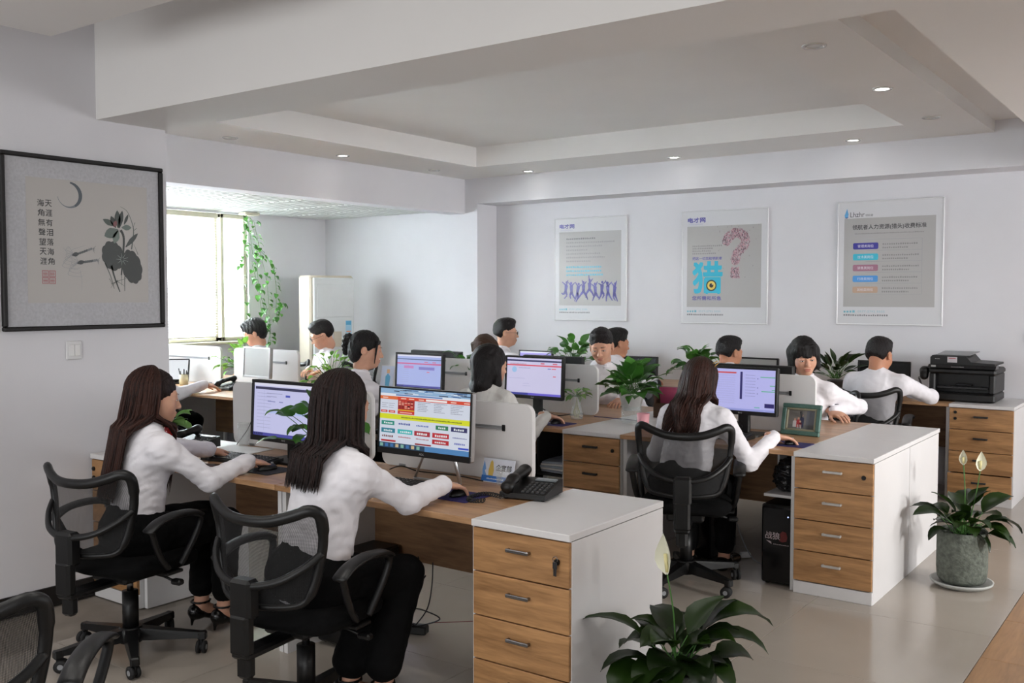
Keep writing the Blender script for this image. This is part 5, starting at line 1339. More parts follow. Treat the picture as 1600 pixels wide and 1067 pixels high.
# tall floor-standing air conditioner in the alcove corner
t = thing('air_conditioner', 'tall white floor-standing air conditioner in the alcove corner', 'air conditioner', (-8.10, 7.62, 0), R(74))
M_ACW = mat('ac_white', '#d9dcdc', .35, var=.02); M_ACB = mat('ac_beige_side', '#c9bfae', .45, var=.03)
mb = MB(); mb.rbox(-.27, .27, -.12, .16, .0, 1.79, .02); mb.build('casing', M_ACB, t)
mb = MB(); mb.rbox(-.235, .262, -.15, -.118, .05, 1.765, .01); mb.build('front_panel', M_ACW, t)
mb = MB(); mb.rbox(-.20, .235, -.158, -.148, 1.33, 1.70, .006); mb.build('outlet_door', M_ACW, t)
mb = MB(); mb.rbox(.0, .10, -.157, -.149, 1.0, 1.17, .004); mb.build('control_plate', M_ACB, t)
pr = MB(); pr.rect2(.15, 1.14, .225, 1.29, '#9cc6dc', 0); pr.rect2(.155, 1.24, .22, 1.285, '#4f9cc4', .0003); pr.rect2(.16, 1.16, .215, 1.175, '#d98a6a', .0003); pr.rect2(-.20, 1.26, -.10, 1.285, '#8fc3dd', 0); W = Matrix.Translation((0, -.1512, 0)) @ RX90; pr.v = [tuple(W @ Vector(v)) for v in pr.v]; pr.build('stickers', M_PRINT, t)
# light switch
t = thing('light_switch', 'white double light switch below the ink painting', 'switch', (XW, 2.715, 1.29), R(90)); mb = MB(); mb.rbox(-.043, .043, -.010, 0, -.048, .048, .004); mb.build('plate', mat('switch_white', '#d6d5d6', .4, var=.01), t)
mb = MB()
for a in (-.03, .001): mb.rbox(a, a + .029, -.014, -.009, -.03, .03, .003)
mb.build('rockers', mat('switch_white2', '#dddcdc', .35, var=.01), t)
# ================================================================== plants
def leaf_mat(name, c1, c2, rough=.32):
    m = mat(name, c1, rough, var=.0, spec=.5); nt = m.node_tree; N = nt.nodes; L = nt.links; b = N['Principled BSDF']
    oi = N.new('ShaderNodeObjectInfo'); nz = N.new('ShaderNodeTexNoise'); nz.inputs['Scale'].default_value = 18; ad = N.new('ShaderNodeMath'); ad.operation = 'MULTIPLY_ADD'; ad.inputs[1].default_value = .3
    L.new(nz.outputs['Fac'], ad.inputs[0]); L.new(oi.outputs['Random'], ad.inputs[2]); rp = N.new('ShaderNodeValToRGB'); rp.color_ramp.elements[0].color = srgb(c1); rp.color_ramp.elements[1].color = srgb(c2); rp.color_ramp.elements[1].position = 1.1 if False else 1.
    L.new(ad.outputs[0], rp.inputs[0]); L.new(rp.outputs[0], b.inputs['Base Color'])
    tr = N.new('ShaderNodeBsdfTranslucent'); L.new(rp.outputs[0], tr.inputs[0]); mx = N.new('ShaderNodeMixShader'); mx.inputs[0].default_value = .22; out = N['Material Output']
    L.new(b.outputs[0], mx.inputs[1]); L.new(tr.outputs[0], mx.inputs[2]); L.new(mx.outputs[0], out.inputs[0]); return m
L_DARK = leaf_mat('dark_lily_leaf', '#0f1a0a', '#22380f'); L_MID = leaf_mat('pothos_leaf', '#1f4418', '#447a2c'); L_LIGHT = leaf_mat('bright_leaf', '#4f8a2a', '#86b84c', .4); L_PALE = leaf_mat('pale_leaf', '#4b7438', '#82a85c', .4)
M_STEM = mat('green_stem', '#3f6a2c', .5, var=.1); M_SOIL = mat('dark_soil', '#1a1410', .95, var=.3, vscale=60, bump=.5, bscale=90)
PROF = {'lance': [(0, .06), (.08, .34), (.22, .78), (.38, 1), (.55, .95), (.72, .68), (.87, .32), (1, 0)], 'heart': [(0, .5), (.07, .85), (.2, 1), (.38, .97), (.56, .78), (.74, .48), (.89, .18), (1, 0)], 'round': [(0, .3), (.1, .72), (.28, .98), (.48, 1), (.66, .85), (.82, .55), (.94, .2), (1, 0)]}
def leaf(par, base, az, el, pet, L, W, droop=60, m=None, prof='lance', fold=.25, roll=0., r=None, pr=.0028, pdroop=12, wave=.06):
    """one leaf with its stalk: base point, azimuth and elevation in degrees"""
    r = r or rng; p = Vector(base); a, e = R(az), R(el)
    def D(e_): return Vector((math.cos(a) * math.cos(e_), math.sin(a) * math.cos(e_), math.sin(e_)))
    path = [p.copy()]
    for k in range(4): p = p + D(e - R(pdroop) * k / 3) * pet / 4; path.append(p.copy())
    mb = MB(); mb.tube(path, [pr, pr, pr * .9, pr * .85, pr * .7], 5, 1)
    e = e - R(pdroop); n = len(PROF[prof]) - 1; v = []; tl = 0.
    side0 = D(0).cross(Vector((0, 0, 1))).normalized()
    for k, (t, w) in enumerate(PROF[prof]):
        if k: p = p + D(e - R(droop) * t ** 1.3) * L * (t - tl)
        tl = t; d = D(e - R(droop) * t ** 1.3); up = side0.cross(d).normalized()
        s = (side0 * math.cos(roll) + up * math.sin(roll)); u = up * math.cos(roll) - side0 * math.sin(roll)
        if u.z < -.2 and False: u = -u
        ww = W * w; wob = wave * W * math.sin(t * 9 + az)
        v += [tuple(p + s * ww + u * (fold * ww + wob)), tuple(p + s * ww * .5 + u * fold * ww * .35), tuple(p), tuple(p - s * ww * .5 + u * fold * ww * .35), tuple(p - s * ww + u * (fold * ww - wob))]
    f = []
    for k in range(n):
        for j in range(4): q = k * 5 + j; f.append((q, q + 1, q + 6, q + 5))
    mb.add(v, f, 0, True)
    return mb.build('leaf', [m, M_STEM], par)
def spathe(par, base, top, hood=.10, az=0.):
    b, t = Vector(base), Vector(top); mb = MB(); mb.tube(smooth_path([b, b * .5 + t * .5 + Vector((.01, 0, .02)), t], 5), .003, 6); st = mb.build('flower_stalk', M_STEM, par)
    mb = MB(); d = Vector((.15 * math.cos(az), .15 * math.sin(az), 1)).normalized(); s = Vector((-math.sin(az), math.cos(az), 0)); u = s.cross(d); v = []; f = []
    pf = [(0, .15), (.15, .7), (.35, 1), (.55, .9), (.75, .55), (.9, .22), (1, 0)]
    for k, (q, w) in enumerate(pf):
        p = t + d * hood * q + u * (-.012 * math.sin(q * 3)); ww = hood * .26 * w
        v += [tuple(p + s * ww + u * ww * .7), tuple(p + s * ww * .5 + u * ww * .15), tuple(p), tuple(p - s * ww * .5 + u * ww * .15), tuple(p - s * ww + u * ww * .7)]
    for k in range(len(pf) - 1):
        for j in range(4): q = k * 5 + j; f.append((q, q + 1, q + 6, q + 5))
    mb.add(v, f, 0, True); mb.build('white_spathe', mat('white_petal', '#d9d8c4', .5, var=.04), st)
    mb = MB(); mb.tube([t + d * .01, t + d * hood * .5], .006, 8); mb.build('spadix', mat('cream_spadix', '#d8cf9a', .6, var=.1), st)
M_POT = mat('rough_grey_green_cement', '#5e635b', .85, var=.35, vscale=45, bump=.8, bscale=70)
def cement_pot(par, r=.13, h=.29, z=0.):
    mb = MB(); mb.lathe([(.001, z), (r * .86, z), (r * .96, z + .02), (r, z + .07), (r, z + h * .8), (r * .985, z + h - .008), (r * .97, z + h), (r * .90, z + h), (r * .89, z + h - .05), (.001, z + h - .05)], 36, cap=False); mb.build('pot', M_POT, par)
    mb = MB(); mb.lathe([(.001, z + h - .035), (r * .5, z + h - .03), (r * .895, z + h - .045)], 24, cap=False); mb.build('soil', M_SOIL, par)
# peace lily in the foreground
t = thing('peace_lily', 'peace lily in the cement pot at the bottom edge, nearest plant', 'plant', (-1.49, 3.05, 0)); cement_pot(t, .125, .285)
r = random.Random(21); b0 = lambda: (r.uniform(-.04, .04), r.uniform(-.04, .04), .245)
keyl = [(36, 58, .20, .30, .062, 95), (24, 48, .15, .26, .058, 90), (214, 50, .20, .26, .042, 60), (216, 34, .13, .20, .058, 70), (232, 25, .12, .19, .058, 95), (200, 20, .10, .19, .05, 100), (250, 40, .10, .18, .055, 115), (284, 45, .11, .17, .055, 125), (320, 45, .11, .18, .05, 120),
        (40, 66, .19, .19, .052, 30), (60, 62, .20, .20, .045, 55), (340, 35, .10, .17, .045, 105), (20, 25, .12, .15, .05, 80), (190, 55, .16, .18, .05, 60), (130, 60, .16, .2, .05, 70), (90, 55, .16, .2, .05, 70), (265, 62, .16, .15, .045, 70), (10, 60, .17, .17, .042, 60), (300, 15, .1, .14, .04, 90), (45, 10, .10, .15, .042, 80), (170, 35, .12, .18, .05, 80), (240, 60, .16, .16, .05, 90)]
for i, (az, el, pe, L, W, dr) in enumerate(keyl): leaf(t, b0(), az + r.uniform(-8, 8), el + 6, pe * .85, L * .98, W * 1.2, dr, L_DARK, 'lance', .3, r.uniform(-.3, .3), r)
for i in range(16): leaf(t, b0(), i * 137.5, r.uniform(20, 75), r.uniform(.06, .13), r.uniform(.13, .19), r.uniform(.045, .06), r.uniform(60, 120), L_DARK, 'lance', .3, r.uniform(-.4, .4), r)
spathe(t, (-.02, 0, .25), (-.045, -.02, .60), .15, R(250))
# peace lily by the cabinet
t = thing('peace_lily', 'peace lily with two white flowers on a saucer beside the cabinet', 'plant', (-1.10, 5.65, .03)); cement_pot(t, .128, .275)
mb = MB(); mb.lathe([(.001, -.028), (.12, -.028), (.155, -.008), (.16, .004), (.15, .004), (.12, -.012), (.001, -.012)], 32, cap=False); mb.build('saucer', mat('grey_saucer', '#a9aaa6', .5, var=.05), t)
r = random.Random(5); b0 = lambda: (r.uniform(-.03, .03), r.uniform(-.03, .03), .235)
for i, (az, el, pe, L, W, dr) in enumerate([(216, 40, .15, .20, .045, 70), (220, 62, .15, .17, .038, 45), (36, 55, .16, .20, .05, 60), (30, 30, .15, .22, .045, 95), (50, 38, .14, .2, .045, 90), (250, 55, .12, .15, .045, 80), (280, 45, .12, .15, .045, 90), (320, 45, .12, .15, .045, 95), (345, 25, .13, .18, .042, 100), (90, 60, .15, .18, .045, 60), (130, 60, .14, .18, .045, 60), (180, 45, .14, .17, .045, 70), (15, 68, .17, .15, .04, 50), (235, 20, .12, .15, .04, 80), (0, 15, .12, .16, .04, 80), (265, 70, .13, .13, .04, 60), (40, 75, .17, .15, .042, 40)]): leaf(t, b0(), az + r.uniform(-8, 8), min(el + 10, 80), pe, L, W * 1.2, dr * .9, L_DARK, 'lance', .3, r.uniform(-.3, .3), r)
for i in range(12): leaf(t, b0(), i * 137.5, r.uniform(25, 80), r.uniform(.06, .14), r.uniform(.11, .17), r.uniform(.035, .048), r.uniform(50, 110), L_DARK, 'lance', .3, r.uniform(-.4, .4), r)
spathe(t, (0, 0, .23), (.0, -.01, .63), .085, R(262)); spathe(t, (.01, .01, .23), (.075, .03, .60), .11, R(300))
def bush(label, x, y, z, n, L, W, m, h0, spread=1., prof='heart', seed=1, el=(5, 80), pet=(.06, .16), pot=None, name='potted_plant', droop=(40, 90), base=.03, az=(0, 360), wave=.06):
    t = thing(name, label, 'plant', (x, y, z)); r = random.Random(seed)
    if pot: pot(t)
    for i in range(n):
        leaf(t, (r.uniform(-base, base), r.uniform(-base, base), h0), az[0] + (az[1] - az[0]) * (i * .618 % 1) + r.uniform(-12, 12), r.uniform(*el), r.uniform(*pet) * spread, L * r.uniform(.75, 1.15), W * r.uniform(.8, 1.15), r.uniform(*droop), m if not isinstance(m, tuple) else m[i % len(m)], prof, r.uniform(.1, .35), r.uniform(-.5, .5), r, .0022, wave=wave)
    return t
def pot_white(t):
    m = mat('white_plastic_pot', '#c6c7c4', .4, var=.03)
    mb = MB(); mb.lathe([(.001, .085), (.055, .085), (.082, .19), (.088, .19), (.088, .196), (.078, .196), (.074, .16), (.001, .16)], 32, cap=False); mb.build('pot', m, t)
    mb = MB(); mb.lathe([(.001, 0), (.062, 0), (.064, .004), (.068, .11), (.066, .11), (.061, .006), (.001, .006)], 32, cap=False); mb.build('glass_bowl', M_GLASS, t)
bush('big leafy plant in a white pot standing in a glass bowl', -3.05, 5.50, .7505, 56, .135, .043, L_MID, .175, 1.05, 'heart', 3, (14, 88), (.07, .18), pot_white, droop=(15, 65))
def pot_vase(t):
    mb = MB(); mb.lathe([(.001, 0), (.038, 0), (.046, .03), (.034, .07), (.026, .12), (.034, .165), (.032, .165), (.024, .12), (.032, .07), (.043, .03), (.035, .004), (.001, .004)], 24, cap=False); mb.build('glass_vase', M_GLASS, t); r = random.Random(2)
    mb = MB()
    for k in range(9): a = k * .7; mb.tube([(0, 0, .14), (.008 * math.cos(a), .008 * math.sin(a), .09), (.022 * math.cos(a), .022 * math.sin(a), .045), (.014 * math.cos(a + 1), .014 * math.sin(a + 1), .012)], .0022, 5)
    mb.build('roots', mat('pale_root', '#8f8a5c', .7, var=.2), t)
bush('little water plant in a clear glass vase beside the partition', -3.44, 5.46, .7505, 14, .075, .022, L_PALE, .15, .8, 'heart', 8, (-5, 60), (.05, .11), pot_vase, base=.012)
def pot_red(t):
    mb = MB(); mb.lathe([(.001, 0), (.035, 0), (.06, .02), (.07, .055), (.062, .09), (.045, .108), (.048, .113), (.040, .113), (.036, .10), (.001, .09)], 32, cap=False); mb.build('pot', mat('glossy_red_glaze', '#8f0d14', .12, var=.05, coat=.5), t)
bush('plant in a round glossy red pot against the picture wall', -4.62, 3.16, .7505, 15, .11, .038, L_PALE, .10, .8, 'round', 4, (20, 80), (.05, .11), pot_red, az=(-60, 130))
def pot_small(c):
    def f(t):
        mb = MB(); mb.lathe([(.001, 0), (.045, 0), (.062, .10), (.066, .10), (.066, .108), (.058, .108), (.055, .09), (.001, .09)], 24, cap=False); mb.build('pot', mat('pot_' + c[1:], c, .45, var=.05), t)
    return f
bush('round-leaved green plant between the two front monitors', -3.36, 3.13, .7505, 26, .11, .043, L_MID, .12, 1.25, 'round', 6, (10, 85), (.10, .20), pot_small('#b9b4a8'), az=(100, 420))
bush('feathery light green plant in front of the man in glasses', -5.80, 5.50, .7505, 70, .075, .018, L_LIGHT, .1, 1.2, 'lance', 7, (0, 88), (.08, .22), pot_small('#8a7a60'))
bush('bright green leafy plant between the alcove partitions', -7.38, 5.86, .7505, 60, .08, .030, L_LIGHT, .14, 1.25, 'heart', 9, (0, 85), (.07, .2), pot_small('#3f3a38'))
bush('dark leafy plant on the far desk under the leftmost poster', -5.22, 8.22, .7505, 36, .12, .042, L_MID, .12, 1.2, 'heart', 10, (15, 88), (.1, .22), pot_small('#55524c'))
bush('leafy plant on the far desk left of the middle poster', -3.88, 8.22, .7505, 36, .12, .042, L_MID, .12, 1.15, 'heart', 11, (10, 88), (.1, .2), pot_small('#55524d'))
bush('dark long-leaved plant on the far desk behind the fringe-haired woman', -2.62, 8.24, .7505, 34, .15, .026, L_DARK, .12, 1.1, 'lance', 12, (20, 80), (.08, .16), pot_small('#3a3836'), droop=(15, 50))
bush('spiky green plant behind the woman in the striped blouse', -4.66, 5.88, .7505, 24, .13, .024, L_MID, .14, 1.2, 'lance', 13, (30, 70), (.14, .22), pot_small('#4a4640'))
# ivy hanging beside the narrow window
t = thing('hanging_ivy', 'green ivy trailing from the alcove ceiling beside the window', 'ivy', (-8.60, 7.0, 2.44)); r = random.Random(14)
vines = [[(0, -.08, 0), (.02, -.05, -.2), (.0, .0, -.42)], [(0, -.12, .0), (0, -.1, -.3), (.02, -.16, -.6), (0, -.1, -1.0), (.03, -.15, -1.5)], [(0, .02, -.05), (0, .10, -.38), (.03, .16, -.7), (0, .22, -1.05), (.03, .2, -1.4)], [(0, .0, -.3), (.02, .22, -.5), (.0, .32, -.75), (.03, .30, -1.1), (0, .42, -.95)], [(0, .05, -.4), (.02, .06, -.8), (.02, .1, -1.2), (.02, .02, -1.5), (0, .1, -1.75)], [(0, -.02, -.5), (.03, .12, -1.0), (.02, .22, -1.25), (.02, .12, -1.6), (.02, .26, -1.8)]]
ml = None
for q, vn in enumerate(vines):
    P = smooth_path(vn, 8); mb = MB(); mb.tube(P, .0028, 5); mb.build('vine', M_STEM, t)
    for k, p in enumerate(P):
        for s in range(1):
            if r.random() < .15: continue
            if ml is None: o = ml = leaf(t, (0, 0, 0), 0, 20, .03, .085, .034, 60, L_MID, 'heart', .2, 0, r, .0014)
            else: o = link('leaf', ml.data, t)
            o.location = p; o.rotation_euler = (r.uniform(-.3, .3), r.uniform(.2, .9), r.uniform(-1.9, 1.9)); sc = r.uniform(.7, 1.25); o.scale = (sc * .8, sc * .8, sc * .8)
mb = MB(); mb.rbox(-.06, .06, -.14, .06, .0, .03, .006); mb.build('hanger', M_FRAME, t)
# ================================================================== posters and the ink painting
def poster(label, x0, x1, z0, z1, draw):
    w, h = x1 - x0, z1 - z0; t = thing('poster', label, 'poster', ((x0 + x1) / 2, YB, z0), group='framed posters on the far wall')
    mb = MB(); mb.rbox(-w / 2, w / 2, -.014, -.001, 0, h, .002); mb.build('board', mat('poster_board', '#d4d4d6', .4, var=.01), t)
    fr = MB()
    for a, b, c, d in ((-w / 2 - .004, w / 2 + .004, h - .008, h + .004), (-w / 2 - .004, w / 2 + .004, -.004, .008), (-w / 2 - .004, -w / 2 + .008, .008, h - .008), (w / 2 - .008, w / 2 + .004, .008, h - .008)): fr.rbox(a, b, -.019, -.0005, c, d, .003)
    fr.build('edge_strip', mat('poster_edge', '#dcdcde', .18, var=.02), t)
    pr = MB(); draw(pr, w, h); W = Matrix.Translation((-w / 2, -.0145, 0)) @ RX90; pr.v = [tuple(W @ Vector(v)) for v in pr.v]; pr.build('print', M_POSTER, t)
    return t
def base_print(mb, w, h, logo=True):
    mb.rect2(.008, .008, w - .008, h - .008, '#d3d3d6', 0); mb.rect2(.065 * w, .145 * h, .93 * w, .865 * h, '#aeacab', .0002)
    if logo: put_text(mb, '电才网', .07 * w, .90 * h, w=.21 * w, h=.042 * h, col='#46418f', bold=.003); fine_rows(mb, .09 * w, .882 * h, .17 * w, .006 * h, '#b4b4cc', 1, 1)
    fine_rows(mb, .07 * w, .097 * h, .12 * w, .02 * h, '#74b4c4', 1, 4)
    put_text(mb, '0577-2792 5555', .21 * w, .099 * h, w=.26 * w, h=.016 * h, col='#8fbcc8'); fine_rows(mb, .07 * w, .07 * h, .43 * w, .014 * h, '#7c7c80', 1, 5)
def stick(mb, x, y, s, pose, col):
    """leaping silhouette from tapered limbs"""
    def limb(a, b, r0, r1):
        ax, ay = x + a[0] * s, y + a[1] * s; bx, by = x + b[0] * s, y + b[1] * s; dx, dy = bx - ax, by - ay; L = math.hypot(dx, dy) + 1e-9; nx, ny = -dy / L, dx / L
        mb.shape2([(ax + nx * r0 * s, ay + ny * r0 * s), (ax - nx * r0 * s, ay - ny * r0 * s), (bx - nx * r1 * s, by - ny * r1 * s), (bx + nx * r1 * s, by + ny * r1 * s)], col, .0005)
    hip = (0, 0); sh = (pose[0], .36); limb(hip, sh, .085, .12); hd = (sh[0] + pose[0] * .4, .52)
    mb.shape2([(x + (hd[0] + .075 * math.cos(a)) * s, y + (hd[1] + .085 * math.sin(a)) * s) for a in [i * PI / 6 for i in range(12)]], col, .0006)
    for k, (ax, ay) in enumerate(pose[1]): limb((sh[0], sh[1] - .02), (sh[0] + ax, sh[1] + ay), .05, .025)
    for k, (kx, ky, fx, fy) in enumerate(pose[2]): limb(hip, (kx, ky), .085, .055); limb((kx, ky), (fx, fy), .055, .03)
def p1(mb, w, h):
    base_print(mb, w, h)
    for i, (n, wd) in enumerate([(1, .41), (1, .68), (1, .50), (1, .31), (1, .48), (1, .54), (1, .34)]): fine_rows(mb, .17 * w, (.79 - i * .0365) * h, wd * w, .016 * h, '#5f5e60' if i == 0 else '#8d8b8b', 1, i)
    for i, wd in enumerate((.51, .49, .53)): fine_rows(mb, .17 * w, (.512 - i * .038) * h, wd * w, .019 * h, '#5cb6cc', 1, 20 + i)
    P = [(.05, [(-.30, .2), (.12, .3)], [(.1, -.25, -.1, -.45), (-.16, -.2, -.3, -.1)]), (-.02, [(-.2, .22), (.25, .2)], [(.12, -.22, .25, -.42), (-.12, -.2, -.05, -.4)]), (.06, [(-.22, .28), (.25, .15)], [(.06, -.25, -.12, -.55), (-.1, -.25, -.2, -.5)]),
         (.0, [(-.1, .3), (.2, .22)], [(.18, -.25, .3, -.5), (-.2, -.22, -.38, -.45)]), (.0, [(-.06, .45), (.22, .25)], [(.2, -.25, .32, -.5), (-.2, -.25, -.26, -.52)]), (-.04, [(-.24, .15), (.16, .3)], [(.14, -.22, .3, -.35), (-.12, -.25, -.22, -.48)]),
         (.02, [(-.26, .1), (.22, .2)], [(.16, -.2, .05, -.42), (-.06, -.25, -.2, -.5)]), (-.02, [(-.16, .32), (.28, .22)], [(.12, -.25, .3, -.5), (-.1, -.27, -.12, -.55)]), (.04, [(-.22, .2), (.12, .34)], [(.1, -.22, .22, -.5), (-.06, -.25, .08, -.45)])]
    for i, p in enumerate(P): stick(mb, (.16 + i * .085) * w, (.285 + (.03 if i == 4 else 0) - .008 * (i % 3)) * h, .165 * h, p, '#413a86')
def p2(mb, w, h):
    base_print(mb, w, h); r = random.Random(3)
    fine_rows(mb, .13 * w, .683 * h, .35 * w, .014 * h, '#8c8a8a', 4, 3)
    put_text(mb, '把这一切交给领航者', .13 * w, .565 * h, w=.35 * w, h=.026 * h, col='#55519a', bold=.0012)
    put_text(mb, '猎', .13 * w, .268 * h, w=.345 * w, h=.272 * h, col='#2aa9c4', bold=.014)
    mb.rect2(.27 * w, .268 * h, .47 * w, .40 * h, '#2aa9c4', .0006)
    cx, cy = .36 * w, .337 * h
    for rr, c, z in ((.062, '#3a372c', .0009), (.048, '#dcc25a', .0011), (.024, '#1c1718', .0013)): mb.shape2([(cx + rr * w * math.cos(a), cy + rr * w * math.sin(a)) for a in [i * PI / 16 for i in range(32)]], c, z)
    mb.shape2([(cx + .012 * w + .008 * w * math.cos(a), cy + .014 * w + .008 * w * math.sin(a)) for a in [i * PI / 6 for i in range(12)]], '#c9b9a0', .0015)
    put_text(mb, '您所需和所急', .13 * w, .205 * h, w=.345 * w, h=.036 * h, col='#5a5698', bold=.0016)
    # question mark made of a crowd of dots
    QP = [(.535, .725), (.56, .765), (.615, .795), (.68, .795), (.735, .765), (.752, .725), (.735, .685), (.69, .645), (.652, .61), (.635, .555)]
    def inq(u, v):
        if .40 < v < .495: return abs(u - .635) < .05
        best = 9
        for (a, b), (c, d) in zip(QP, QP[1:]):
            ex, ey = (c - a) * w, (d - b) * h; px_, py_ = (u - a) * w, (v - b) * h; t = min(1, max(0, (px_ * ex + py_ * ey) / (ex * ex + ey * ey))); best = min(best, math.hypot(px_ - t * ex, py_ - t * ey))
        return best < .05 * w
    n = 0
    for i in range(16000):
        u, v = r.uniform(.45, .85), r.uniform(.37, .85)
        if inq(u, v) and n < 1100:
            s = r.uniform(.004, .0085); x, y = u * w, v * h; mb.shape2([(x - s * .5, y - s), (x + s * .5, y - s), (x + s * .5, y + s * .6), (x, y + s), (x - s * .5, y + s * .6)], r.choice(['#a87f88', '#8f6f7c', '#c4a0a6', '#7a5b66', '#5a4650', '#b88a90']), .0005 + n * 2e-7); n += 1
    for i in range(30):
        u, v = r.uniform(.42, .9), r.choice([r.uniform(.78, .86), r.uniform(.4, .8)]); s = .006; x, y = u * w, v * h; mb.rect2(x, y, x + s * .6, y + s * 1.6, r.choice(['#8a7f84', '#7a6a70']), .0006)
def p3(mb, w, h):
    base_print(mb, w, h, False)
    mb.shape2([(.09 * w, .945 * h), (.105 * w, .90 * h), (.10 * w, .875 * h), (.075 * w, .868 * h), (.065 * w, .89 * h)], '#5c9fd2', .0005); mb.shape2([(.065 * w, .872 * h), (.09 * w, .866 * h), (.108 * w, .88 * h), (.09 * w, .876 * h)], '#2d4f96', .0007)
    put_text(mb, 'Lhzhr', .122 * w, .875 * h, w=.14 * w, h=.04 * h, col='#3a3c44'); put_text(mb, '领航者', .27 * w, .876 * h, w=.075 * w, h=.02 * h, col='#55565c')
    put_text(mb, '领航者人力资源(猎头)收费标准', .145 * w, .765 * h, w=.70 * w, h=.046 * h, col='#333336', bold=.001)
    fine_rows(mb, .17 * w, .735 * h, .66 * w, .009 * h, '#8b8888', 1, 3)
    for i, (c, s) in enumerate([('#38348a', '管理类岗位'), ('#38b0c8', '技术类岗位'), ('#9a6a7e', '销售类岗位'), ('#4a8fd0', '行政类岗位'), ('#b99c84', '其他类岗位')]):
        y = (.612 - i * .0885) * h
        for a, b, cc, d in ((.28, .81, .690, .692), (.28, .81, .602, .604), (.808, .811, .602, .692)):
            mb.rect2(a * w, (b * 0 + cc - i * .0885) * h - .002, b * w if a < .8 else cc * 0 + .811 * w, (d - i * .0885) * h - .002, '#9a9aa0', .0004)
        mb.shape2(rrect(.155 * w, y, .40 * w, y + .052 * h, .012), c, .0006); put_text(mb, s, .20 * w, y + .014 * h, w=.155 * w, h=.024 * h, col='#e2dfe6', z=.0009)
        for k, wd in enumerate((.34, .25)): fine_rows(mb, .44 * w, y + (.032 - k * .028) * h, wd * w, .013 * h, '#8a8888', 1, i * 5 + k)
poster('leftmost poster with jumping blue figures and grey panel', -5.70, -4.84, 1.312, 2.37, p1)
poster('middle poster with big turquoise character and dotted question mark', -4.23, -3.37, 1.305, 2.37, p2)
poster('rightmost poster with five coloured price labels', -2.735, -1.868, 1.318, 2.378, p3)
# wrinkled gloss on the rightmost poster
# ink painting: local x runs along +y of the wall, so the frame is turned by 90 degrees
t = thing('ink_painting', 'dark-framed ink painting of lotus, moon and shrimps on the left wall', 'painting', (XW, 2.795, 1.395), R(90)); M_FR = mat('dark_walnut_frame', '#0d0809', .55, var=.15)
w_, h_ = .885, .87; mb = MB()
for a, b, c, d in ((-w_ / 2, w_ / 2, h_ - .022, h_), (-w_ / 2, w_ / 2, 0, .022), (-w_ / 2, -w_ / 2 + .022, .022, h_ - .022), (w_ / 2 - .022, w_ / 2, .022, h_ - .022)): mb.rbox(a, b, -.03, 0, c, d, .005)
mb.build('frame', M_FR, t)
mb = MB(); mb.box(-w_ / 2 + .02, w_ / 2 - .02, -.012, -.002, .02, h_ - .02); mb.build('brocade_mount', mat('silver_brocade', '#b9b9bd', .6, var=.09, vscale=70, bump=.2, bscale=90), t)
pr = MB(); W0 = w_ - .044
pr.rect2(.105, .115, .77, .735, '#b6b2ae', 0)
# helper: zoom crop (1118 x 1067 over a .80 x .745 window) to print coordinates
def Z(px_, py_): return (.062 + px_ / 1118 * .775, .785 - py_ / 1067 * .735)
def blob(pts, col, z=.0004): pr.shape2([Z(*p) for p in pts], col, z)
def brush(pts, w0, w1, col, z=.0005):
    P = smooth_path([(*p, 0) for p in pts], 5); n = len(P)
    for i in range(n - 1):
        a, b = P[i], P[i + 1]; d = (b - a).normalized(); nn = Vector((-d.y, d.x, 0)); r0 = w0 + (w1 - w0) * i / (n - 1); r1 = w0 + (w1 - w0) * (i + 1) / (n - 1)
        blob([(a + nn * r0)[:2], (a - nn * r0)[:2], (b - nn * r1)[:2], (b + nn * r1)[:2]], col, z)
# crescent moon as a widening brush ring
for i in range(46):
    a0, a1 = R(-150 + i * 5.6 - 20), R(-150 + (i + 1) * 5.6 - 20); wd0, wd1 = 3 + 40 * max(0, math.sin(PI * i / 52)) ** 1.5 * (i / 46), 3 + 40 * max(0, math.sin(PI * (i + 1) / 52)) ** 1.5 * ((i + 1) / 46)
    c = (388, 180); rr = 96
    f = lambda a, r_: (c[0] + r_ * math.cos(-a), c[1] + r_ * math.sin(-a))
    blob([f(a0, rr), f(a1, rr), f(a1, rr - wd1), f(a0, rr - wd0)], '#4c555c' if i > 18 else '#6d747a', .0003)
for col_, chars in ((200, '天涯有泪落海角'), (143, '海角無聲望天涯')):
    for k, c in enumerate(chars):
        x, y = Z(col_ + k * 2.2, 278 + k * 69.5); put_text(pr, c, x, y, w=.034, h=.034, col='#2a2829', bold=.0006)
for (a, b) in ((168, 738), (220, 738), (168, 788), (220, 788)):
    x, y = Z(a, b + 46); pr.add([(x, y, .0003), (x + .033, y, .0003), (x + .033, y + .0325, .0003), (x, y + .0325, .0003), (x + .003, y + .003, .0003), (x + .030, y + .003, .0003), (x + .030, y + .0295, .0003), (x + .003, y + .0295, .0003)], [(0, 1, 5, 4), (1, 2, 6, 5), (2, 3, 7, 6), (3, 0, 4, 7)], 0, False, None, srgb('#a8545a'))
    for k in range(3): pr.rect2(x + .008 + k * .007, y + .005, x + .0105 + k * .007, y + .027, '#a8545a', .0003)
    pr.rect2(x + .005, y + .014, x + .028, y + .0165, '#a8545a', .0003)
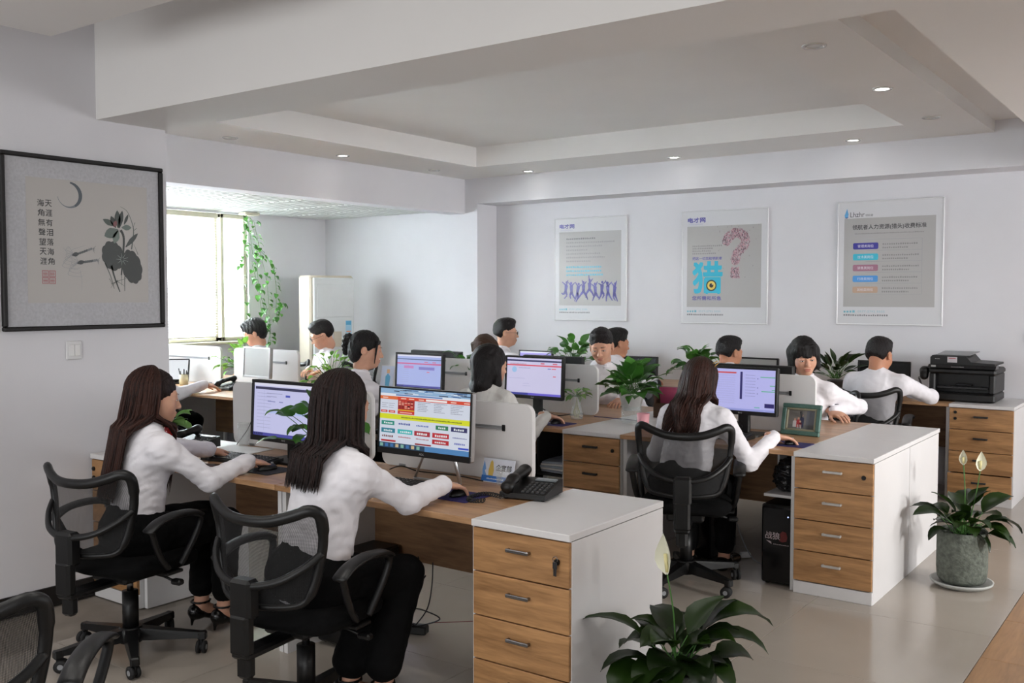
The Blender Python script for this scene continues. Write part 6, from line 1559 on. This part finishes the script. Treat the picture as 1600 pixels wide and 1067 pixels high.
def petal(p0, p1, wd, col, z=.0006):
    (x0, y0), (x1, y1) = p0, p1; dx, dy = x1 - x0, y1 - y0; L = math.hypot(dx, dy); nx, ny = -dy / L, dx / L; out = []
    prof = [(0, .15), (.2, .6), (.45, 1), (.7, .85), (.88, .45), (1, 0)]
    for t_, k in prof: out.append((x0 + dx * t_ + nx * wd * k, y0 + dy * t_ + ny * wd * k))
    for t_, k in prof[::-1][1:]: out.append((x0 + dx * t_ - nx * wd * k, y0 + dy * t_ - ny * wd * k))
    blob(out, col, z)
def scallop(cx, cy, rx, ry, n, amp, rot, col, z, seed):
    r = random.Random(seed); pts = []
    for i in range(n * 6):
        a = 2 * PI * i / (n * 6); k = 1 + amp * abs(math.sin(a * n / 2)) - amp * .5; x, y = rx * k * math.cos(a), ry * k * math.sin(a)
        pts.append((cx + x * math.cos(rot) - y * math.sin(rot), cy + x * math.sin(rot) + y * math.cos(rot)))
    blob(pts, col, z)
brush([(790, 415), (815, 470), (808, 600), (790, 760)], 11, 6, '#343b38', .0009)
scallop(722, 615, 88, 112, 9, .09, -.25, '#363b3a', .0005, 1); scallop(880, 695, 84, 132, 10, .08, -.28, '#333736', .0006, 2)
for k in range(9): a = R(20 + k * 40); brush([(800 + 12 * math.cos(a), 640 + 12 * math.sin(a)), (800 + 52 * math.cos(a), 640 + 48 * math.sin(a))], 2.2, .6, '#8f9a94', .001)
for p0, p1, wd, c in (((770, 400), (765, 265), 26, '#3c4441'), ((780, 400), (808, 265), 20, '#39403e'), ((750, 400), (712, 312), 22, '#343a38'), ((740, 385), (645, 340), 22, '#4d5852'), ((820, 372), (858, 290), 12, '#3a413f'), ((800, 395), (882, 392), 22, '#66736d'), ((770, 415), (655, 468), 40, '#5e6b64'), ((770, 420), (735, 520), 28, '#6c7a72')): petal(p0, p1, wd, c)
petal((735, 395), (755, 345), 17, '#7a4a4c', .0010)
petal((830, 545), (938, 432), 19, '#3f4644', .0006); brush([(880, 560), (900, 430), (890, 360), (850, 270), (790, 235)], 5, 1, '#565c58')
brush([(710, 690), (730, 770), (775, 890)], 9, 4, '#3a403d'); brush([(655, 670), (700, 770), (728, 865)], 4, 2, '#4c524f'); brush([(818, 770), (816, 885)], 3, 2, '#3a403d'); brush([(790, 740), (792, 840)], 4, 1, '#6a726d')
for a, b in (((705, 830), (860, 780)), ((735, 805), (820, 850)), ((690, 790), (715, 840)), ((760, 800), (700, 860)), ((935, 600), (900, 520)), ((915, 350), (895, 400)), ((930, 395), (895, 425))): brush([a, ((a[0] + b[0]) / 2, (a[1] + b[1]) / 2 - 5), b], 2.5, .8, '#555b57')
for oy, ox in ((0, 0), (58, 40)):
    for k in range(8): x = 425 + ox + k * 17; y = 615 + oy - k * 6.5 * (1 if oy == 0 else .45); petal((x - 10, y + 10), (x + 12, y - 9), 9 if k else 15, '#54585a' if k < 6 else '#7a7d7e', .0006 + k * 1e-5)
    petal((395 + ox, 622 + oy), (450 + ox, 606 + oy), 16, '#3d4143', .0008)
    for k in range(4): brush([(560 + ox * .9, 568 + oy * 1.5), (585 + ox * .8 - k * 4, 545 + oy * 1.5 + k * 18)], 3, .8, '#7f8283')
    for k in range(6): brush([(405 + ox, 610 + oy), (370 + ox - k * 10, 560 + oy + k * 28), (345 + ox + k * 12, 590 + oy + k * 26), (380 + ox + k * 14, 560 + oy + k * 30)], 1.6, .5, '#94969a')
brush([(455, 730), (468, 800), (466, 880)], 1.2, .6, '#94969a'); brush([(330, 570), (365, 605)], 1.2, .6, '#94969a'); brush([(395, 580), (500, 545)], 1.2, .5, '#94969a')
Wp = Matrix.Translation((-W0 / 2, -.0125, .022)) @ RX90; pr.v = [tuple(Wp @ Vector(v)) for v in pr.v]; pr.build('ink_drawing', M_PRINT, t)
